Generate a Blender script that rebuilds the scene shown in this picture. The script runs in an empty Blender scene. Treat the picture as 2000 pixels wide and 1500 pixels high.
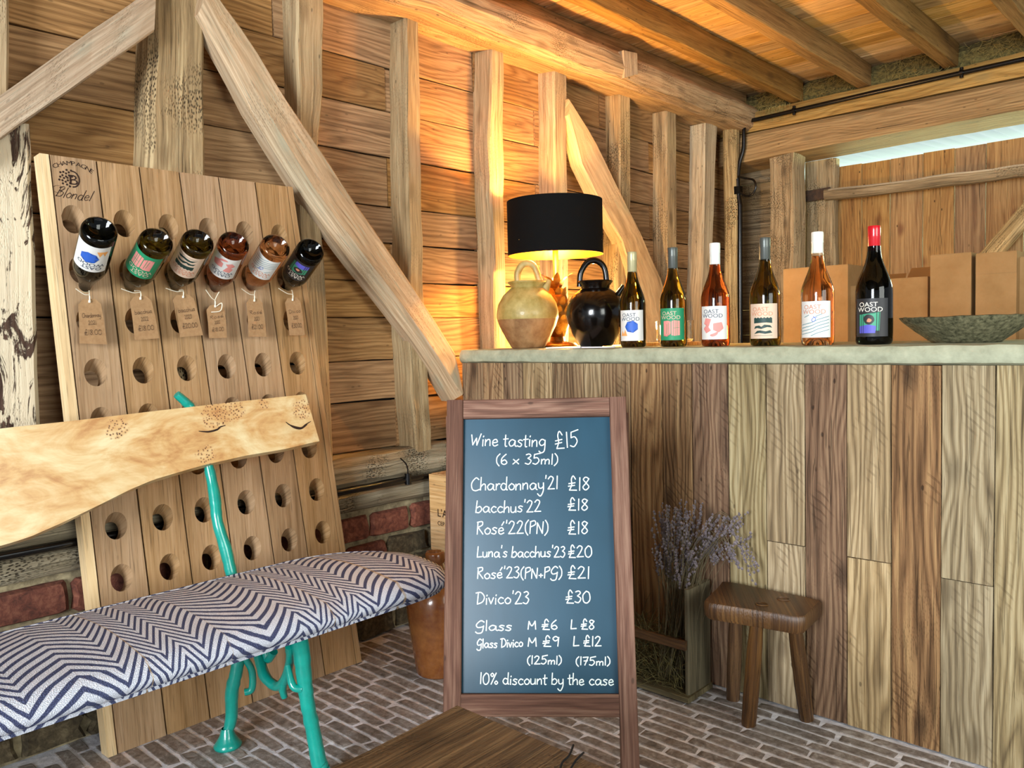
import bpy, bmesh, math, random
from mathutils import Vector, Matrix, noise
random.seed(7)
V = Vector
S = bpy.context.scene
COL = S.collection
R_ = math.radians

# ---------------------------------------------------------------- camera, world, lights, exposure
F = 1582.545
MW = Matrix(((0.73177021, -0.02152265, 0.68121152), (0.68109949, 0.05948668, -0.72977039), (-0.02481642, 0.99799705, 0.05818965)))
CAM = V((2.29808684, 0.0, 1.05))
cd = bpy.data.cameras.new('camera'); cam = bpy.data.objects.new('camera', cd); COL.objects.link(cam)
cd.sensor_width = 36.0; cd.lens = F * 36.0 / 2000.0; cd.clip_start = 0.02
m4 = MW.to_4x4(); m4.translation = CAM; cam.matrix_world = m4
S.camera = cam

def lin(c):
    if isinstance(c, str):
        c = c.lstrip('#'); c = [int(c[i:i+2], 16) / 255 for i in (0, 2, 4)]
    return tuple((x / 12.92 if x <= 0.04045 else ((x + 0.055) / 1.055) ** 2.4) for x in c) + (1.0,)

w = bpy.data.worlds.new('daylight'); S.world = w; w.use_nodes = True
bg = w.node_tree.nodes['Background']; bg.inputs[0].default_value = (0.80, 0.90, 1.0, 1); bg.inputs[1].default_value = 0.28

def area(name, loc, target, sx, sy, power, col):
    l = bpy.data.lights.new(name, 'AREA'); l.shape = 'RECTANGLE'; l.size = sx; l.size_y = sy; l.energy = power; l.color = col
    o = bpy.data.objects.new(name, l); COL.objects.link(o); o.location = loc
    o.rotation_euler = (V(target) - V(loc)).to_track_quat('-Z', 'Y').to_euler(); return o
area('barn_door_daylight', (2.6, -3.4, 1.7), (0.5, 2.2, 0.9), 1.5, 2.1, 250, (0.90, 0.95, 1.0))
area('side_opening_daylight', (5.2, 0.6, 1.6), (0.6, 2.4, 1.1), 2.2, 1.8, 70, (0.96, 1.0, 0.94))
area('yard_daylight', (1.3, 6.3, 1.86), (1.3, 4.4, 2.02), 3.0, 0.35, 110, (0.82, 1.0, 0.55))
sn = bpy.data.lights.new('sun', 'SUN'); sn.energy = 4.0; sn.angle = R_(2); sn.color = (1, .97, .9)
so_ = bpy.data.objects.new('sun', sn); COL.objects.link(so_); so_.rotation_euler = (R_(-22), R_(8), 0)
S.view_settings.view_transform = 'Standard'; S.view_settings.look = 'None'
S.view_settings.gamma = 1; S.view_settings.use_curve_mapping = False
S.view_settings.exposure = 0.8

# ---------------------------------------------------------------- helpers
def ray(u, v): return MW @ V(((u - 1000) / F, -(v - 750) / F, -1.0))
def PX(u, v, ax, val):
    r = ray(u, v); return CAM + r * ((val - CAM[ax]) / r[ax])
def PL(u, v, n, d):
    r = ray(u, v); return CAM + r * ((d - n.dot(CAM)) / n.dot(r))
def proj(P):
    q = MW.transposed() @ (V(P) - CAM); return 1000 + F * q.x / -q.z, 750 - F * q.y / -q.z

class MB:
    def __init__(s): s.v = []; s.f = []; s.uv = []; s.mi = []
    def add(s, v, f, uv=None, mi=0):
        b = len(s.v); s.v += [tuple(x) for x in v]
        for i, q in enumerate(f):
            s.f.append([b + k for k in q]); s.uv.append(uv[i] if uv else [(v[k][0], v[k][1]) for k in q]); s.mi.append(mi)
        return s
    def loft(s, rings, closed=True, caps=True, mi=0, voff=0.0):
        n = len(rings[0]); b = []
        per = [0.0]
        for k in range(n): per.append(per[-1] + (V(rings[0][(k + 1) % n]) - V(rings[0][k])).length)
        if len(rings) > 1 and per[-1] < 1e-6:
            per = [0.0]
            for k in range(n): per.append(per[-1] + (V(rings[1][(k + 1) % n]) - V(rings[1][k])).length)
        vv = [voff]
        for i in range(1, len(rings)):
            c0 = sum((V(p) for p in rings[i - 1]), V()) / n; c1 = sum((V(p) for p in rings[i]), V()) / n
            vv.append(vv[-1] + max((c1 - c0).length, 1e-4))
        verts = [p for r in rings for p in r]; faces = []; uv = []
        for i in range(len(rings) - 1):
            for k in range(n if closed else n - 1):
                k2 = (k + 1) % n
                faces.append([i * n + k, i * n + k2, (i + 1) * n + k2, (i + 1) * n + k])
                uv.append([(per[k], vv[i]), (per[k + 1], vv[i]), (per[k + 1], vv[i + 1]), (per[k], vv[i + 1])])
        if caps:
            for base, rv in ((0, True), ((len(rings) - 1) * n, False)):
                idx = [base + k for k in range(n)]
                c = sum((V(verts[k]) for k in idx), V()) / n
                a = (V(verts[idx[0]]) - c); a = a.normalized() if a.length > 1e-9 else V((1, 0, 0))
                nrm = V((0, 0, 0))
                for k in range(n): nrm += (V(verts[idx[k]]) - c).cross(V(verts[idx[(k + 1) % n]]) - c)
                bb = nrm.cross(a); bb = bb.normalized() if bb.length > 1e-12 else V((0, 1, 0))
                if rv: idx = idx[::-1]
                faces.append(idx); uv.append([((V(verts[k]) - c).dot(a), (V(verts[k]) - c).dot(bb) * 0.3) for k in idx])
        return s.add(verts, faces, uv, mi)
    def tube(s, pts, rad, n=8, caps=True, mi=0):
        pts = [V(p) for p in pts]
        if not isinstance(rad, (list, tuple)): rad = [rad] * len(pts)
        rings = []; ref = None
        for i, p in enumerate(pts):
            t = (pts[min(i + 1, len(pts) - 1)] - pts[max(i - 1, 0)])
            if t.length < 1e-9: t = V((0, 0, 1))
            t.normalize()
            if ref is None: ref = t.orthogonal().normalized()
            ref = (ref - t * ref.dot(t)); ref = ref.normalized() if ref.length > 1e-6 else t.orthogonal().normalized()
            b = t.cross(ref)
            rings.append([p + (ref * math.cos(a) + b * math.sin(a)) * rad[i] for a in [2 * math.pi * k / n for k in range(n)]])
        return s.loft(rings, caps=caps, mi=mi)
    def lathe(s, prof, n=32, c=(0, 0, 0), mi=0, caps=False):
        rings = [[V((c[0] + r * math.cos(2 * math.pi * k / n), c[1] + r * math.sin(2 * math.pi * k / n), c[2] + z)) for k in range(n)] for r, z in prof]
        return s.loft(rings, caps=caps, mi=mi)
    def box(s, lo, hi, mi=0):
        x0, y0, z0 = lo; x1, y1, z1 = hi
        return s.loft([[V((x0, y0, z)), V((x1, y0, z)), V((x1, y1, z)), V((x0, y1, z))] for z in (z0, z1)], mi=mi)
    def build(s, name, mat, parent=None, smooth=False, local=False, auto=None):
        me = bpy.data.meshes.new(name); me.from_pydata(s.v, [], s.f)
        ul = me.uv_layers.new(name='UVMap')
        flat = [c for q in s.uv for p in q for c in (p[0], p[1])]
        ul.data.foreach_set('uv', flat)
        mats = mat if isinstance(mat, (list, tuple)) else [mat]
        for m in mats: me.materials.append(m)
        me.polygons.foreach_set('material_index', s.mi)
        bm = bmesh.new(); bm.from_mesh(me)
        bmesh.ops.recalc_face_normals(bm, faces=bm.faces); bm.to_mesh(me); bm.free()
        if smooth:
            me.polygons.foreach_set('use_smooth', [True] * len(me.polygons))
            me.set_sharp_from_angle(angle=R_(auto or 50))
        me.update()
        o = bpy.data.objects.new(name, me); COL.objects.link(o)
        if parent:
            o.parent = parent
            if not local: o.matrix_parent_inverse = parent.matrix_world.inverted() if parent.get('_mw') is None else Matrix.Translation(-V(parent['_mw']))
        return o

def thing(name, label, cat, loc=(0, 0, 0), group=None, kind=None):
    o = bpy.data.objects.new(name, None); COL.objects.link(o); o.location = loc; o.empty_display_size = 0.05
    o['_mw'] = tuple(loc)
    if label: o['label'] = label
    if cat: o['category'] = cat
    if group: o['group'] = group
    if kind: o['kind'] = kind
    return o
def tag(o, label, cat, group=None):
    o['label'] = label; o['category'] = cat
    if group: o['group'] = group
    return o
def struct(name, label=None):
    o = thing(name, label, None, kind='structure'); return o

def rect(c, ax, ay, w_, d_, ch=0.006):
    w2, d2 = w_ / 2, d_ / 2; ch = min(ch, w2 * .6, d2 * .6)
    pts = [(-w2 + ch, -d2), (w2 - ch, -d2), (w2, -d2 + ch), (w2, d2 - ch), (w2 - ch, d2), (-w2 + ch, d2), (-w2, d2 - ch), (-w2, -d2 + ch)]
    return [c + ax * x + ay * y for x, y in pts]
def beam(name, p0, p1, w_, d_, ax, mat, parent=None, ch=0.006, amp=0.003, seg=None, freq=6, tint=None, mb=None, seed=None):
    p0, p1 = V(p0), V(p1); t = (p1 - p0).normalized(); ax = V(ax); ax = (ax - t * ax.dot(t)).normalized(); ay = t.cross(ax)
    L = (p1 - p0).length; seg = seg or max(1, int(L / 0.09)); sd = random.random() * 50 if seed is None else seed
    rings = []
    for i in range(seg + 1):
        c = p0.lerp(p1, i / seg)
        r = rect(c, ax, ay, w_, d_, ch)
        r = [q + (noise.noise_vector(V((q.x * freq + sd, q.y * freq, q.z * freq))) - t * 0) * amp + (noise.noise_vector(V((sd, i * .35, 3)))) * amp * 1.2 for q in r] if amp else r
        rings.append(r)
    m = mb or MB(); m.loft(rings, voff=sd)
    if mb: return None
    o = m.build(name, mat, parent)
    if tint: o.color = tint
    return o
def resample(pts, n):
    pts = [V(p) for p in pts]; d = [0]
    for a, b in zip(pts, pts[1:]): d.append(d[-1] + (b - a).length)
    out = []
    for i in range(n + 1):
        s = d[-1] * i / n; k = 0
        while k < len(d) - 2 and d[k + 1] < s: k += 1
        out.append(pts[k].lerp(pts[k + 1], (s - d[k]) / max(1e-9, d[k + 1] - d[k])))
    return out
def catmull(pts, n=6, closed=False):
    pts = [V(p) for p in pts]; N = len(pts); out = []
    rng = range(N if closed else N - 1)
    for i in rng:
        g = lambda k: pts[k % N] if closed else pts[max(0, min(N - 1, k))]
        p0, p1, p2, p3 = g(i - 1), g(i), g(i + 1), g(i + 2)
        for j in range(n):
            t = j / n; out.append(0.5 * ((2 * p1) + (p2 - p0) * t + (2 * p0 - 5 * p1 + 4 * p2 - p3) * t * t + (3 * p1 - p0 - 3 * p2 + p3) * t ** 3))
    if not closed: out.append(pts[-1])
    return out
def lr(name, Lp, Rp, xf, xb, mat, parent, ch=0.008, amp=0.003, n=None, tint=None, chl=None):
    """timber whose front face lies at x=xf between the edge lines Lp, Rp (pixels)"""
    A = [PX(u, v, 0, xf) for u, v in Lp]; B = [PX(u, v, 0, xf) for u, v in Rp]
    Ln = sum((b - a).length for a, b in zip(A, A[1:])); n = n or max(2, int(Ln / .07))
    A = resample(A, n); B = resample(B, n); sd = random.random() * 40; rings = []
    chl = chl or ch
    for i, (a, b) in enumerate(zip(A, B)):
        d = (b - a).normalized(); X = V((1, 0, 0)); D = xf - xb
        r = [a + d * chl, b - d * ch, b - X * ch, b - X * D, a - X * D, a - X * chl]
        rings.append([q + noise.noise_vector(q * 7 + V((sd, 0, 0))) * amp for q in r])
    m = MB(); m.loft(rings, voff=sd); o = m.build(name, mat, parent)
    if tint: o.color = tint
    return o

# ---------------------------------------------------------------- materials
def newmat(name):
    m = bpy.data.materials.new(name); m.use_nodes = True; nt = m.node_tree; nt.nodes.clear()
    out = nt.nodes.new('ShaderNodeOutputMaterial'); b = nt.nodes.new('ShaderNodeBsdfPrincipled'); nt.links.new(b.outputs[0], out.inputs[0])
    return m, nt, b
class NB:
    def __init__(s, nt): s.nt = nt
    def n(s, t, **k):
        x = s.nt.nodes.new('ShaderNode' + t)
        for a, b in k.items(): setattr(x, a, b)
        return x
    def l(s, a, b): s.nt.links.new(a, b)
    def val(s, sock, x):
        if hasattr(x, 'links') or hasattr(x, 'is_linked'): s.l(x, sock)
        else: sock.default_value = x
    def math(s, op, a, b=0.0, c=0.0, clamp=False):
        x = s.n('Math', operation=op, use_clamp=clamp); s.val(x.inputs[0], a); s.val(x.inputs[1], b); s.val(x.inputs[2], c); return x.outputs[0]
    def mix(s, f, a, b, mode='MIX'):
        x = s.n('Mix', data_type='RGBA', blend_type=mode); s.val(x.inputs[0], f); s.val(x.inputs[6], a); s.val(x.inputs[7], b); return x.outputs[2]
    def noise(s, vec, scale, detail=4, rough=.6, dist=0):
        x = s.n('TexNoise'); s.l(vec, x.inputs['Vector']); x.inputs['Scale'].default_value = scale; x.inputs['Detail'].default_value = detail
        x.inputs['Roughness'].default_value = rough; x.inputs['Distortion'].default_value = dist; return x.outputs[0]
    def vor(s, vec, scale, feat='F1', rnd=1):
        x = s.n('TexVoronoi', feature=feat, voronoi_dimensions='2D'); s.l(vec, x.inputs['Vector']); x.inputs['Scale'].default_value = scale; x.inputs['Randomness'].default_value = rnd; return x
    def ramp(s, f, stops, interp='LINEAR'):
        x = s.n('ValToRGB'); s.l(f, x.inputs[0]); cr = x.color_ramp; cr.interpolation = interp
        while len(cr.elements) < len(stops): cr.elements.new(0.5)
        for e, (p, c) in zip(cr.elements, stops): e.position = p; e.color = c if len(c) == 4 else tuple(c) + (1,)
        return x.outputs[0]
    def sm(s, f, a, b):
        x = s.n('MapRange', interpolation_type='SMOOTHSTEP'); s.l(f, x.inputs[0]); x.inputs[1].default_value = a; x.inputs[2].default_value = b; return x.outputs[0]
    def scale(s, vec, sc, loc=None):
        x = s.n('VectorMath', operation='MULTIPLY'); s.l(vec, x.inputs[0]); x.inputs[1].default_value = sc; return x.outputs[0]
    def bump(s, h, strength, dist, b):
        x = s.n('Bump'); s.l(h, x.inputs['Height']); x.inputs['Strength'].default_value = strength; x.inputs['Distance'].default_value = dist; s.l(x.outputs[0], b.inputs['Normal'])

def wood(name, dark, mid, light, rough=.75, bump=.5, rings=.35, pits=0.0, stain=.3, stainc='#3b2a18', saw=0.0, var=.22, grain=1.0, flake=None, knots=.5, spec=.25):
    m, nt, b = newmat(name); N = NB(nt)
    uv = N.n('UVMap'); oi = N.n('ObjectInfo')
    sep = N.n('SeparateXYZ'); N.l(uv.outputs[0], sep.inputs[0])
    z = N.math('MULTIPLY', oi.outputs['Random'], 31.0)
    cmb = N.n('CombineXYZ'); N.l(N.math('ADD', sep.outputs[0], N.math('MULTIPLY', oi.outputs['Random'], 17.3)), cmb.inputs[0]); N.l(N.math('ADD', sep.outputs[1], N.math('MULTIPLY', oi.outputs['Random'], 53.1)), cmb.inputs[1]); N.l(z, cmb.inputs[2]); P = cmb.outputs[0]
    g1 = N.noise(N.scale(P, (230 * grain, 5, 1)), 1, 5, .7, .2)
    g2 = N.noise(N.scale(P, (48 * grain, 1.7, 1)), 1, 5, .62, .5)
    warp = N.noise(N.scale(P, (9, 1.5, 1)), 1, 2, .5, .3)
    wv = N.math('SINE', N.math('ADD', N.math('MULTIPLY', sep.outputs[0], 330 * grain), N.math('MULTIPLY', warp, 50)))
    wv = N.math('POWER', N.math('MULTIPLY_ADD', wv, .5, .5), .6)
    big = N.noise(N.scale(P, (8, .9, 1)), 1, 3, .5, .4)
    f = N.math('ADD', N.math('ADD', N.math('MULTIPLY', g1, .34), N.math('MULTIPLY', big, .22)), N.math('ADD', N.math('MULTIPLY', g2, .44 - rings * .22), N.math('MULTIPLY', wv, rings * .22)))
    col = N.ramp(f, [(.36, lin(dark)), (.5, lin(mid)), (.64, lin(light))])
    pores = N.noise(N.scale(P, (420 * grain, 9, 1)), 1, 2, .5)
    col = N.mix(N.math('MULTIPLY', N.sm(pores, .58, .70), .45), col, lin(stainc))
    st = N.noise(N.scale(P, (7, 1.7, 1)), 1, 5, .6, .8)
    col = N.mix(N.math('MULTIPLY', N.sm(st, .52, .75), stain), col, lin(stainc))
    if knots:
        kv = N.vor(N.scale(P, (5, 2.2, 1)), 1); kd = N.math('ADD', kv.outputs['Distance'], N.math('MULTIPLY', g2, .08))
        km = N.math('MULTIPLY', N.math('SUBTRACT', 1, N.sm(kd, .06, .17)), knots)
        col = N.mix(km, col, lin(stainc))
        nv = N.vor(N.scale(P, (17, 8, 1)), 1).outputs['Distance']; nh = N.math('MULTIPLY', N.math('MULTIPLY', N.math('SUBTRACT', 1, N.sm(nv, .03, .07)), knots), N.sm(N.noise(N.scale(P, (9, 4, 1)), 1, 1), .56, .6))
        col = N.mix(nh, col, lin('#1a120a'))
        ck = N.noise(N.scale(P, (70, 1.3, 1)), 1, 3, .5, .8); cm = N.math('MULTIPLY', N.math('SUBTRACT', 1, N.sm(N.math('ABSOLUTE', N.math('SUBTRACT', ck, .40)), .004, .02)), knots)
        col = N.mix(N.math('MULTIPLY', cm, .8), col, lin('#241809')); crk = N.math('ADD', cm, nh)
    h = N.math('SUBTRACT', f, N.math('MULTIPLY', crk, .5)) if knots else f
    if pits:
        pv = N.vor(N.scale(P, (190, 75, 1)), 1).outputs['Distance']; pm = N.noise(P, 5, 3)
        pit = N.math('MULTIPLY', N.math('SUBTRACT', 1, N.sm(pv, .12, .34)), N.math('MULTIPLY', N.sm(pm, .45, .68), pits))
        col = N.mix(pit, col, lin('#1e140a')); h = N.math('SUBTRACT', h, pit)
    if saw:
        ang = N.math('ADD', N.math('MULTIPLY', sep.outputs[1], 250), N.math('MULTIPLY', sep.outputs[0], 210))
        sw = N.math('MULTIPLY_ADD', N.math('SINE', N.math('ADD', ang, N.math('MULTIPLY', warp, 12))), .5, .5)
        sm_ = N.math('MULTIPLY', N.math('MULTIPLY', N.sm(sw, .7, .95), N.sm(N.noise(N.scale(P, (14, 5, 1)), 1, 4), .52, .64)), saw * .6)
        col = N.mix(sm_, col, lin('#4a3521')); h = N.math('SUBTRACT', h, N.math('MULTIPLY', sm_, .4))
    if flake:
        fl = N.noise(N.scale(P, (16, 5, 1)), 1, 8, .72, 1.1); fm = N.sm(fl, .44, .475)
        col = N.mix(fm, col, lin(flake)); h = N.math('ADD', h, N.math('MULTIPLY', fm, .7))
    # per-piece variation and tint
    hv = N.n('HueSaturation'); N.l(col, hv.inputs['Color'])
    N.l(N.math('MULTIPLY_ADD', oi.outputs['Random'], var * 1.6, 1 - var * .8), hv.inputs['Value'])
    N.l(N.math('MULTIPLY_ADD', N.math('FRACT', N.math('MULTIPLY', oi.outputs['Random'], 7.31)), .2, .82), hv.inputs['Saturation'])
    col = N.mix(1.0, hv.outputs[0], oi.outputs['Color'], 'MULTIPLY')
    N.l(col, b.inputs['Base Color']); b.inputs['Roughness'].default_value = rough; b.inputs['Specular IOR Level'].default_value = spec
    N.bump(h, bump, .006, b)
    return m
def plain(name, c, rough=.6, metal=0, spec=.4, bump=0, scale=40, c2=None, detail=5, coat=0, thr=(.35, .65), **k):
    m, nt, b = newmat(name); N = NB(nt); b.inputs['Base Color'].default_value = lin(c)
    b.inputs['Roughness'].default_value = rough; b.inputs['Metallic'].default_value = metal; b.inputs['Specular IOR Level'].default_value = spec
    b.inputs['Coat Weight'].default_value = coat
    tc = N.n('TexCoord'); n = N.noise(tc.outputs['Object'], scale, detail, .65)
    if c2: N.l(N.ramp(n, [(thr[0], lin(c)), (thr[1], lin(c2))]), b.inputs['Base Color'])
    if bump: N.bump(n, bump, .004, b)
    for a, v in k.items(): b.inputs[a.replace('_', ' ')].default_value = v
    return m

M = {}
M['board'] = wood('weatherboard', '#65451f', '#8f6737', '#b08650', rings=.55, bump=.35, stain=.35, stainc='#5c3c1c', knots=.35)
M['stud'] = wood('oak_stud', '#75603f', '#a58c66', '#c8b38a', bump=.7, rings=.2, pits=.25, stain=.3, stainc='#6a5436')
M['post'] = wood('old_oak_post', '#5f4a2c', '#a3875a', '#d4bb88', bump=1.0, rings=.15, pits=.9, stain=.3, stainc='#6b5230')
M['plate'] = wood('wall_plate_oak', '#77572e', '#b98f55', '#dcb87c', bump=1.0, rings=.2, pits=.6, stain=.35, stainc='#5a421f')
M['flaky'] = wood('limewashed_post', '#2a1a12', '#4a3020', '#6d4c34', bump=.9, flake='#d6c4a0', pits=.3, stain=.1)
M['brace'] = wood('oak_brace', '#846b4e', '#ad9170', '#cdb596', bump=.5, rings=.2, pits=.25, stain=.25, stainc='#8f9a86', knots=.3)
M['joist'] = wood('ceiling_joist', '#6a4a20', '#94703a', '#b08a4e', bump=.5, rings=.1, stain=.3, pits=.1)
M['ceil'] = wood('ceiling_board', '#a5762f', '#d3a35a', '#ecc688', bump=.5, rings=.3, stain=.35, stainc='#8a5c26', knots=.6)
M['beam'] = wood('header_beam', '#765427', '#a07a42', '#bd9658', bump=.6, rings=.45, stain=.3, stainc='#7c6a46', knots=.5)
M['gate'] = wood('larch_board', '#6f4a22', '#936b38', '#ad864c', bump=.3, var=.08, rings=.35, stain=.2, stainc='#6b3f1c', knots=.8)
M['greyoak'] = wood('grey_weathered_oak', '#54442c', '#86704c', '#ab9670', bump=.9, rings=.15, pits=.7, stain=.4)
M['sill'] = wood('sill_beam_oak', '#4c4030', '#8c8066', '#b8ad92', bump=1.0, rings=.1, pits=.9, stain=.4, stainc='#584630')
M['rack'] = wood('rack_oak', '#86602f', '#a98251', '#c0996a', bump=.15, rings=.15, stain=.12, knots=.15, var=.08, rough=.6)
M['rackedge'] = wood('rack_edge_pine', '#c49a5c', '#dcb878', '#ecd09a', bump=.15, rings=.1, stain=.1, knots=0, var=.05)
M['reclaim'] = wood('reclaimed_oak', '#4e3822', '#87694a', '#b0946c', bump=.8, rings=.6, stain=.45, stainc='#3a2a1c', saw=.7, knots=.7, pits=.15, var=.2)
M['reclaim2'] = wood('reclaimed_oak_pale', '#64533c', '#937e5c', '#b9a685', bump=.6, rings=.7, stain=.3, stainc='#53422c', saw=.5, knots=.5, var=.1)
M['frame'] = wood('stained_frame', '#3f261a', '#694534', '#93705a', bump=.3, rings=.25, stain=.3, stainc='#3c2418', knots=.5, var=.25)
M['dark_oak'] = wood('dark_polished_oak', '#2a190a', '#4f3318', '#755228', bump=.5, rings=.3, stain=.4, stainc='#2a180a', rough=.4, spec=.5, pits=.2)
M['table'] = wood('rough_table_oak', '#2f1e0c', '#5f4320', '#8a6634', bump=.9, rings=.2, stain=.4, stainc='#2a1c0c', pits=.3, rough=.55)
M['crate'] = wood('pine_crate', '#b98a50', '#d4a76c', '#e6c28c', bump=.2, rings=.4, stain=.1, knots=.3, var=.1)
M['planter'] = wood('grey_planter_board', '#3e3a2a', '#63593e', '#827452', bump=.4, rings=.2, stain=.3)
M['card'] = plain('corrugated_card', '#8c6c44', .85, spec=.1, scale=6, c2='#9c7b52')
M['cardin'] = plain('card_flap', '#8f6638', .85, spec=.1)
M['black'] = plain('black_enamel', '#080707', .25, spec=.5)
M['iron'] = plain('rusty_iron', '#2c2018', .7, bump=.4, c2='#46301e')
M['teal'] = plain('teal_enamel', '#058a7c', .28, spec=.5, coat=.5, bump=.25, scale=30, c2='#0a9888')
M['stone'] = plain('cast_stone', '#8f927a', .7, bump=.5, scale=24, c2='#b4b79c', thr=(.3, .7), detail=9)
M['mortar'] = plain('pale_mortar', '#c8c8d0', .75, bump=.8, scale=45, c2='#f0f0f6')
M['wallmortar'] = plain('lime_mortar', '#6e624c', .95, bump=1, scale=30, c2='#a89a78', detail=9)
M['chalk'] = plain('chalk_ink', '#e8f4ee', .8)
M['paint_white'] = plain('label_white', '#dcdcd6', .55)
M['green_l'] = plain('label_green', '#1f8a5e', .5)
M['beige_l'] = plain('label_blush', '#d9bfa6', .55)
M['grey_l'] = plain('label_charcoal', '#2a2a2c', .5)
M['blue'] = plain('ink_blue', '#2a5fc0', .5); M['orange'] = plain('ink_orange', '#e8a35c', .5); M['pink'] = plain('ink_pink', '#dd8e86', .5)
M['navy'] = plain('ink_navy', '#2c3d58', .5); M['dkgreen'] = plain('ink_dark_green', '#1d3c38', .5); M['tealink'] = plain('ink_teal', '#2a7a86', .5)
M['salmon'] = plain('ink_salmon', '#cf8a6a', .5); M['cream'] = plain('ink_cream', '#f0ead8', .5); M['sea'] = plain('ink_sea_green', '#3f9a78', .5)
M['violet'] = plain('ink_violet', '#5a5ac0', .5); M['brownink'] = plain('burnt_brand', '#2e1a10', .8); M['pen'] = plain('faded_pen', '#5f4530', .8)
M['kraft'] = plain('kraft_paper', '#9a7650', .85, scale=90, c2='#a8845c', bump=.1)
M['string'] = plain('cotton_string', '#e8dfc8', .9)
M['capgold'] = plain('cap_champagne', '#b3ac84', .35, metal=.3); M['capgrey'] = plain('cap_grey', '#585c58', .35, metal=.4)
M['capwhite'] = plain('cap_white', '#dfe4de', .35); M['capred'] = plain('cap_red', '#c01420', .25, coat=.4)
M['shade'] = plain('black_shade_fabric', '#070707', .85, spec=.15)
M['shadein'] = plain('gold_foil_lining', '#e8a23c', .35, metal=.85)
M['brass'] = plain('aged_brass', '#8a5a26', .35, metal=.9, bump=.3, c2='#b98a44')
M['brassrod'] = plain('brass_rod', '#e8c060', .3, metal=.6)
M['yglaze'] = plain('ochre_glaze', '#8f7c3c', .45, bump=.5, scale=16, c2='#b8a468', coat=.15, detail=9)
M['terra'] = plain('bare_clay', '#7a5430', .65, bump=.5, scale=18, c2='#a07a50')
M['bglaze'] = plain('black_glaze', '#060403', .16, spec=.5, bump=.14, scale=16, c2='#100906')
M['brownglaze'] = plain('brown_salt_glaze', '#6e3a1c', .22, spec=.5, bump=.25, scale=12, c2='#96602f', coat=.4)
M['bowl'] = plain('pitted_green_stone', '#35351f', .8, bump=1, scale=90, c2='#7c785a', detail=9)
M['paper'] = plain('white_paper', '#e4e4ea', .6)
M['lav'] = plain('dried_lavender', '#544c50', .9, c2='#7a7074', scale=80)
M['lavstem'] = plain('dry_stem', '#6a6048', .9); M['straw'] = plain('straw', '#6f6232', .95, c2='#9a8850', scale=60)
M['hay'] = plain('dark_hay', '#3c3820', .95, c2='#6a6038', scale=60)
M['infill'] = plain('straw_daub', '#3e3a20', 1, bump=1, scale=60, c2='#7d7040', detail=10)
M['dark'] = plain('dark_void', '#120c08', .95)
M['ground'] = plain('yard_grass', '#5c7a35', .95, c2='#7a9a4a', scale=3)

def glassmat(name, c, rough=.03, ior=1.36):
    m, nt, b = newmat(name); b.inputs['Base Color'].default_value = c + (1,) if len(c) == 3 else c
    b.inputs['Transmission Weight'].default_value = 1; b.inputs['Roughness'].default_value = rough; b.inputs['IOR'].default_value = ior
    b.inputs['Specular IOR Level'].default_value = .6; return m
M['gdark'] = glassmat('olive_bottle_glass', (.10, .085, .012)); M['gblack'] = glassmat('black_bottle_glass', (.006, .008, .006))
M['gred'] = glassmat('rose_bottle_glass', (.34, .105, .035)); M['gamber'] = glassmat('amber_rose_bottle_glass', (.72, .40, .20))
M['glass'] = glassmat('clear_glass', (.95, .97, .95), ior=1.45)
m, nt, b = newmat('bulb_glow'); b.inputs['Emission Color'].default_value = (1, .62, .22, 1); b.inputs['Emission Strength'].default_value = 60; M['bulb'] = m
# blackboard
m, nt, b = newmat('blackboard_paint'); N = NB(nt); tc = N.n('TexCoord'); n_ = N.noise(N.scale(tc.outputs['Object'], (3, 3, 1)), 1, 5, .6)
N.l(N.ramp(n_, [(.3, lin('#163848')), (.7, lin('#244e64'))]), b.inputs['Base Color']); b.inputs['Roughness'].default_value = .32; b.inputs['Specular IOR Level'].default_value = .45; M['bb'] = m
# floor brick, wall brick: tinted per piece
def brickmat(name, a, bb, c, rough):
    m, nt, b = newmat(name); N = NB(nt); tc = N.n('TexCoord'); oi = N.n('ObjectInfo'); geo = N.n('NewGeometry')
    n1 = N.noise(geo.outputs['Position'], 45, 8, .7, .4); n2 = N.noise(geo.outputs['Position'], 9, 4, .6)
    col = N.ramp(n1, [(.3, lin(a)), (.5, lin(bb)), (.7, lin(c))])
    hv = N.n('HueSaturation'); N.l(col, hv.inputs['Color']); N.l(N.math('MULTIPLY_ADD', N.math('ADD', n2, oi.outputs['Random']), .4, .6), hv.inputs['Value'])
    N.l(hv.outputs[0], b.inputs['Base Color']); b.inputs['Roughness'].default_value = rough; N.bump(n1, .8, .004, b); return m
M['fbrick'] = brickmat('floor_brick', '#5a514c', '#8a817a', '#b6b0ac', .55)
M['wbrick'] = brickmat('old_red_brick', '#3c2018', '#6e3c2c', '#8f5c46', .9)
M['wstone'] = brickmat('rubble_stone', '#2c2418', '#4f4430', '#776a50', .95)
# translucent roof sheet
m, nt, b = newmat('roof_sheet'); nt.nodes.clear(); N = NB(nt); o_ = N.n('OutputMaterial'); t_ = N.n('BsdfTranslucent'); d_ = N.n('BsdfDiffuse'); mx = N.n('MixShader'); mx.inputs[0].default_value = .35
t_.inputs[0].default_value = (.30, .36, .44, 1); d_.inputs[0].default_value = (.32, .36, .42, 1); N.l(t_.outputs[0], mx.inputs[1]); N.l(d_.outputs[0], mx.inputs[2]); N.l(mx.outputs[0], o_.inputs[0]); M['sheet'] = m
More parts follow.
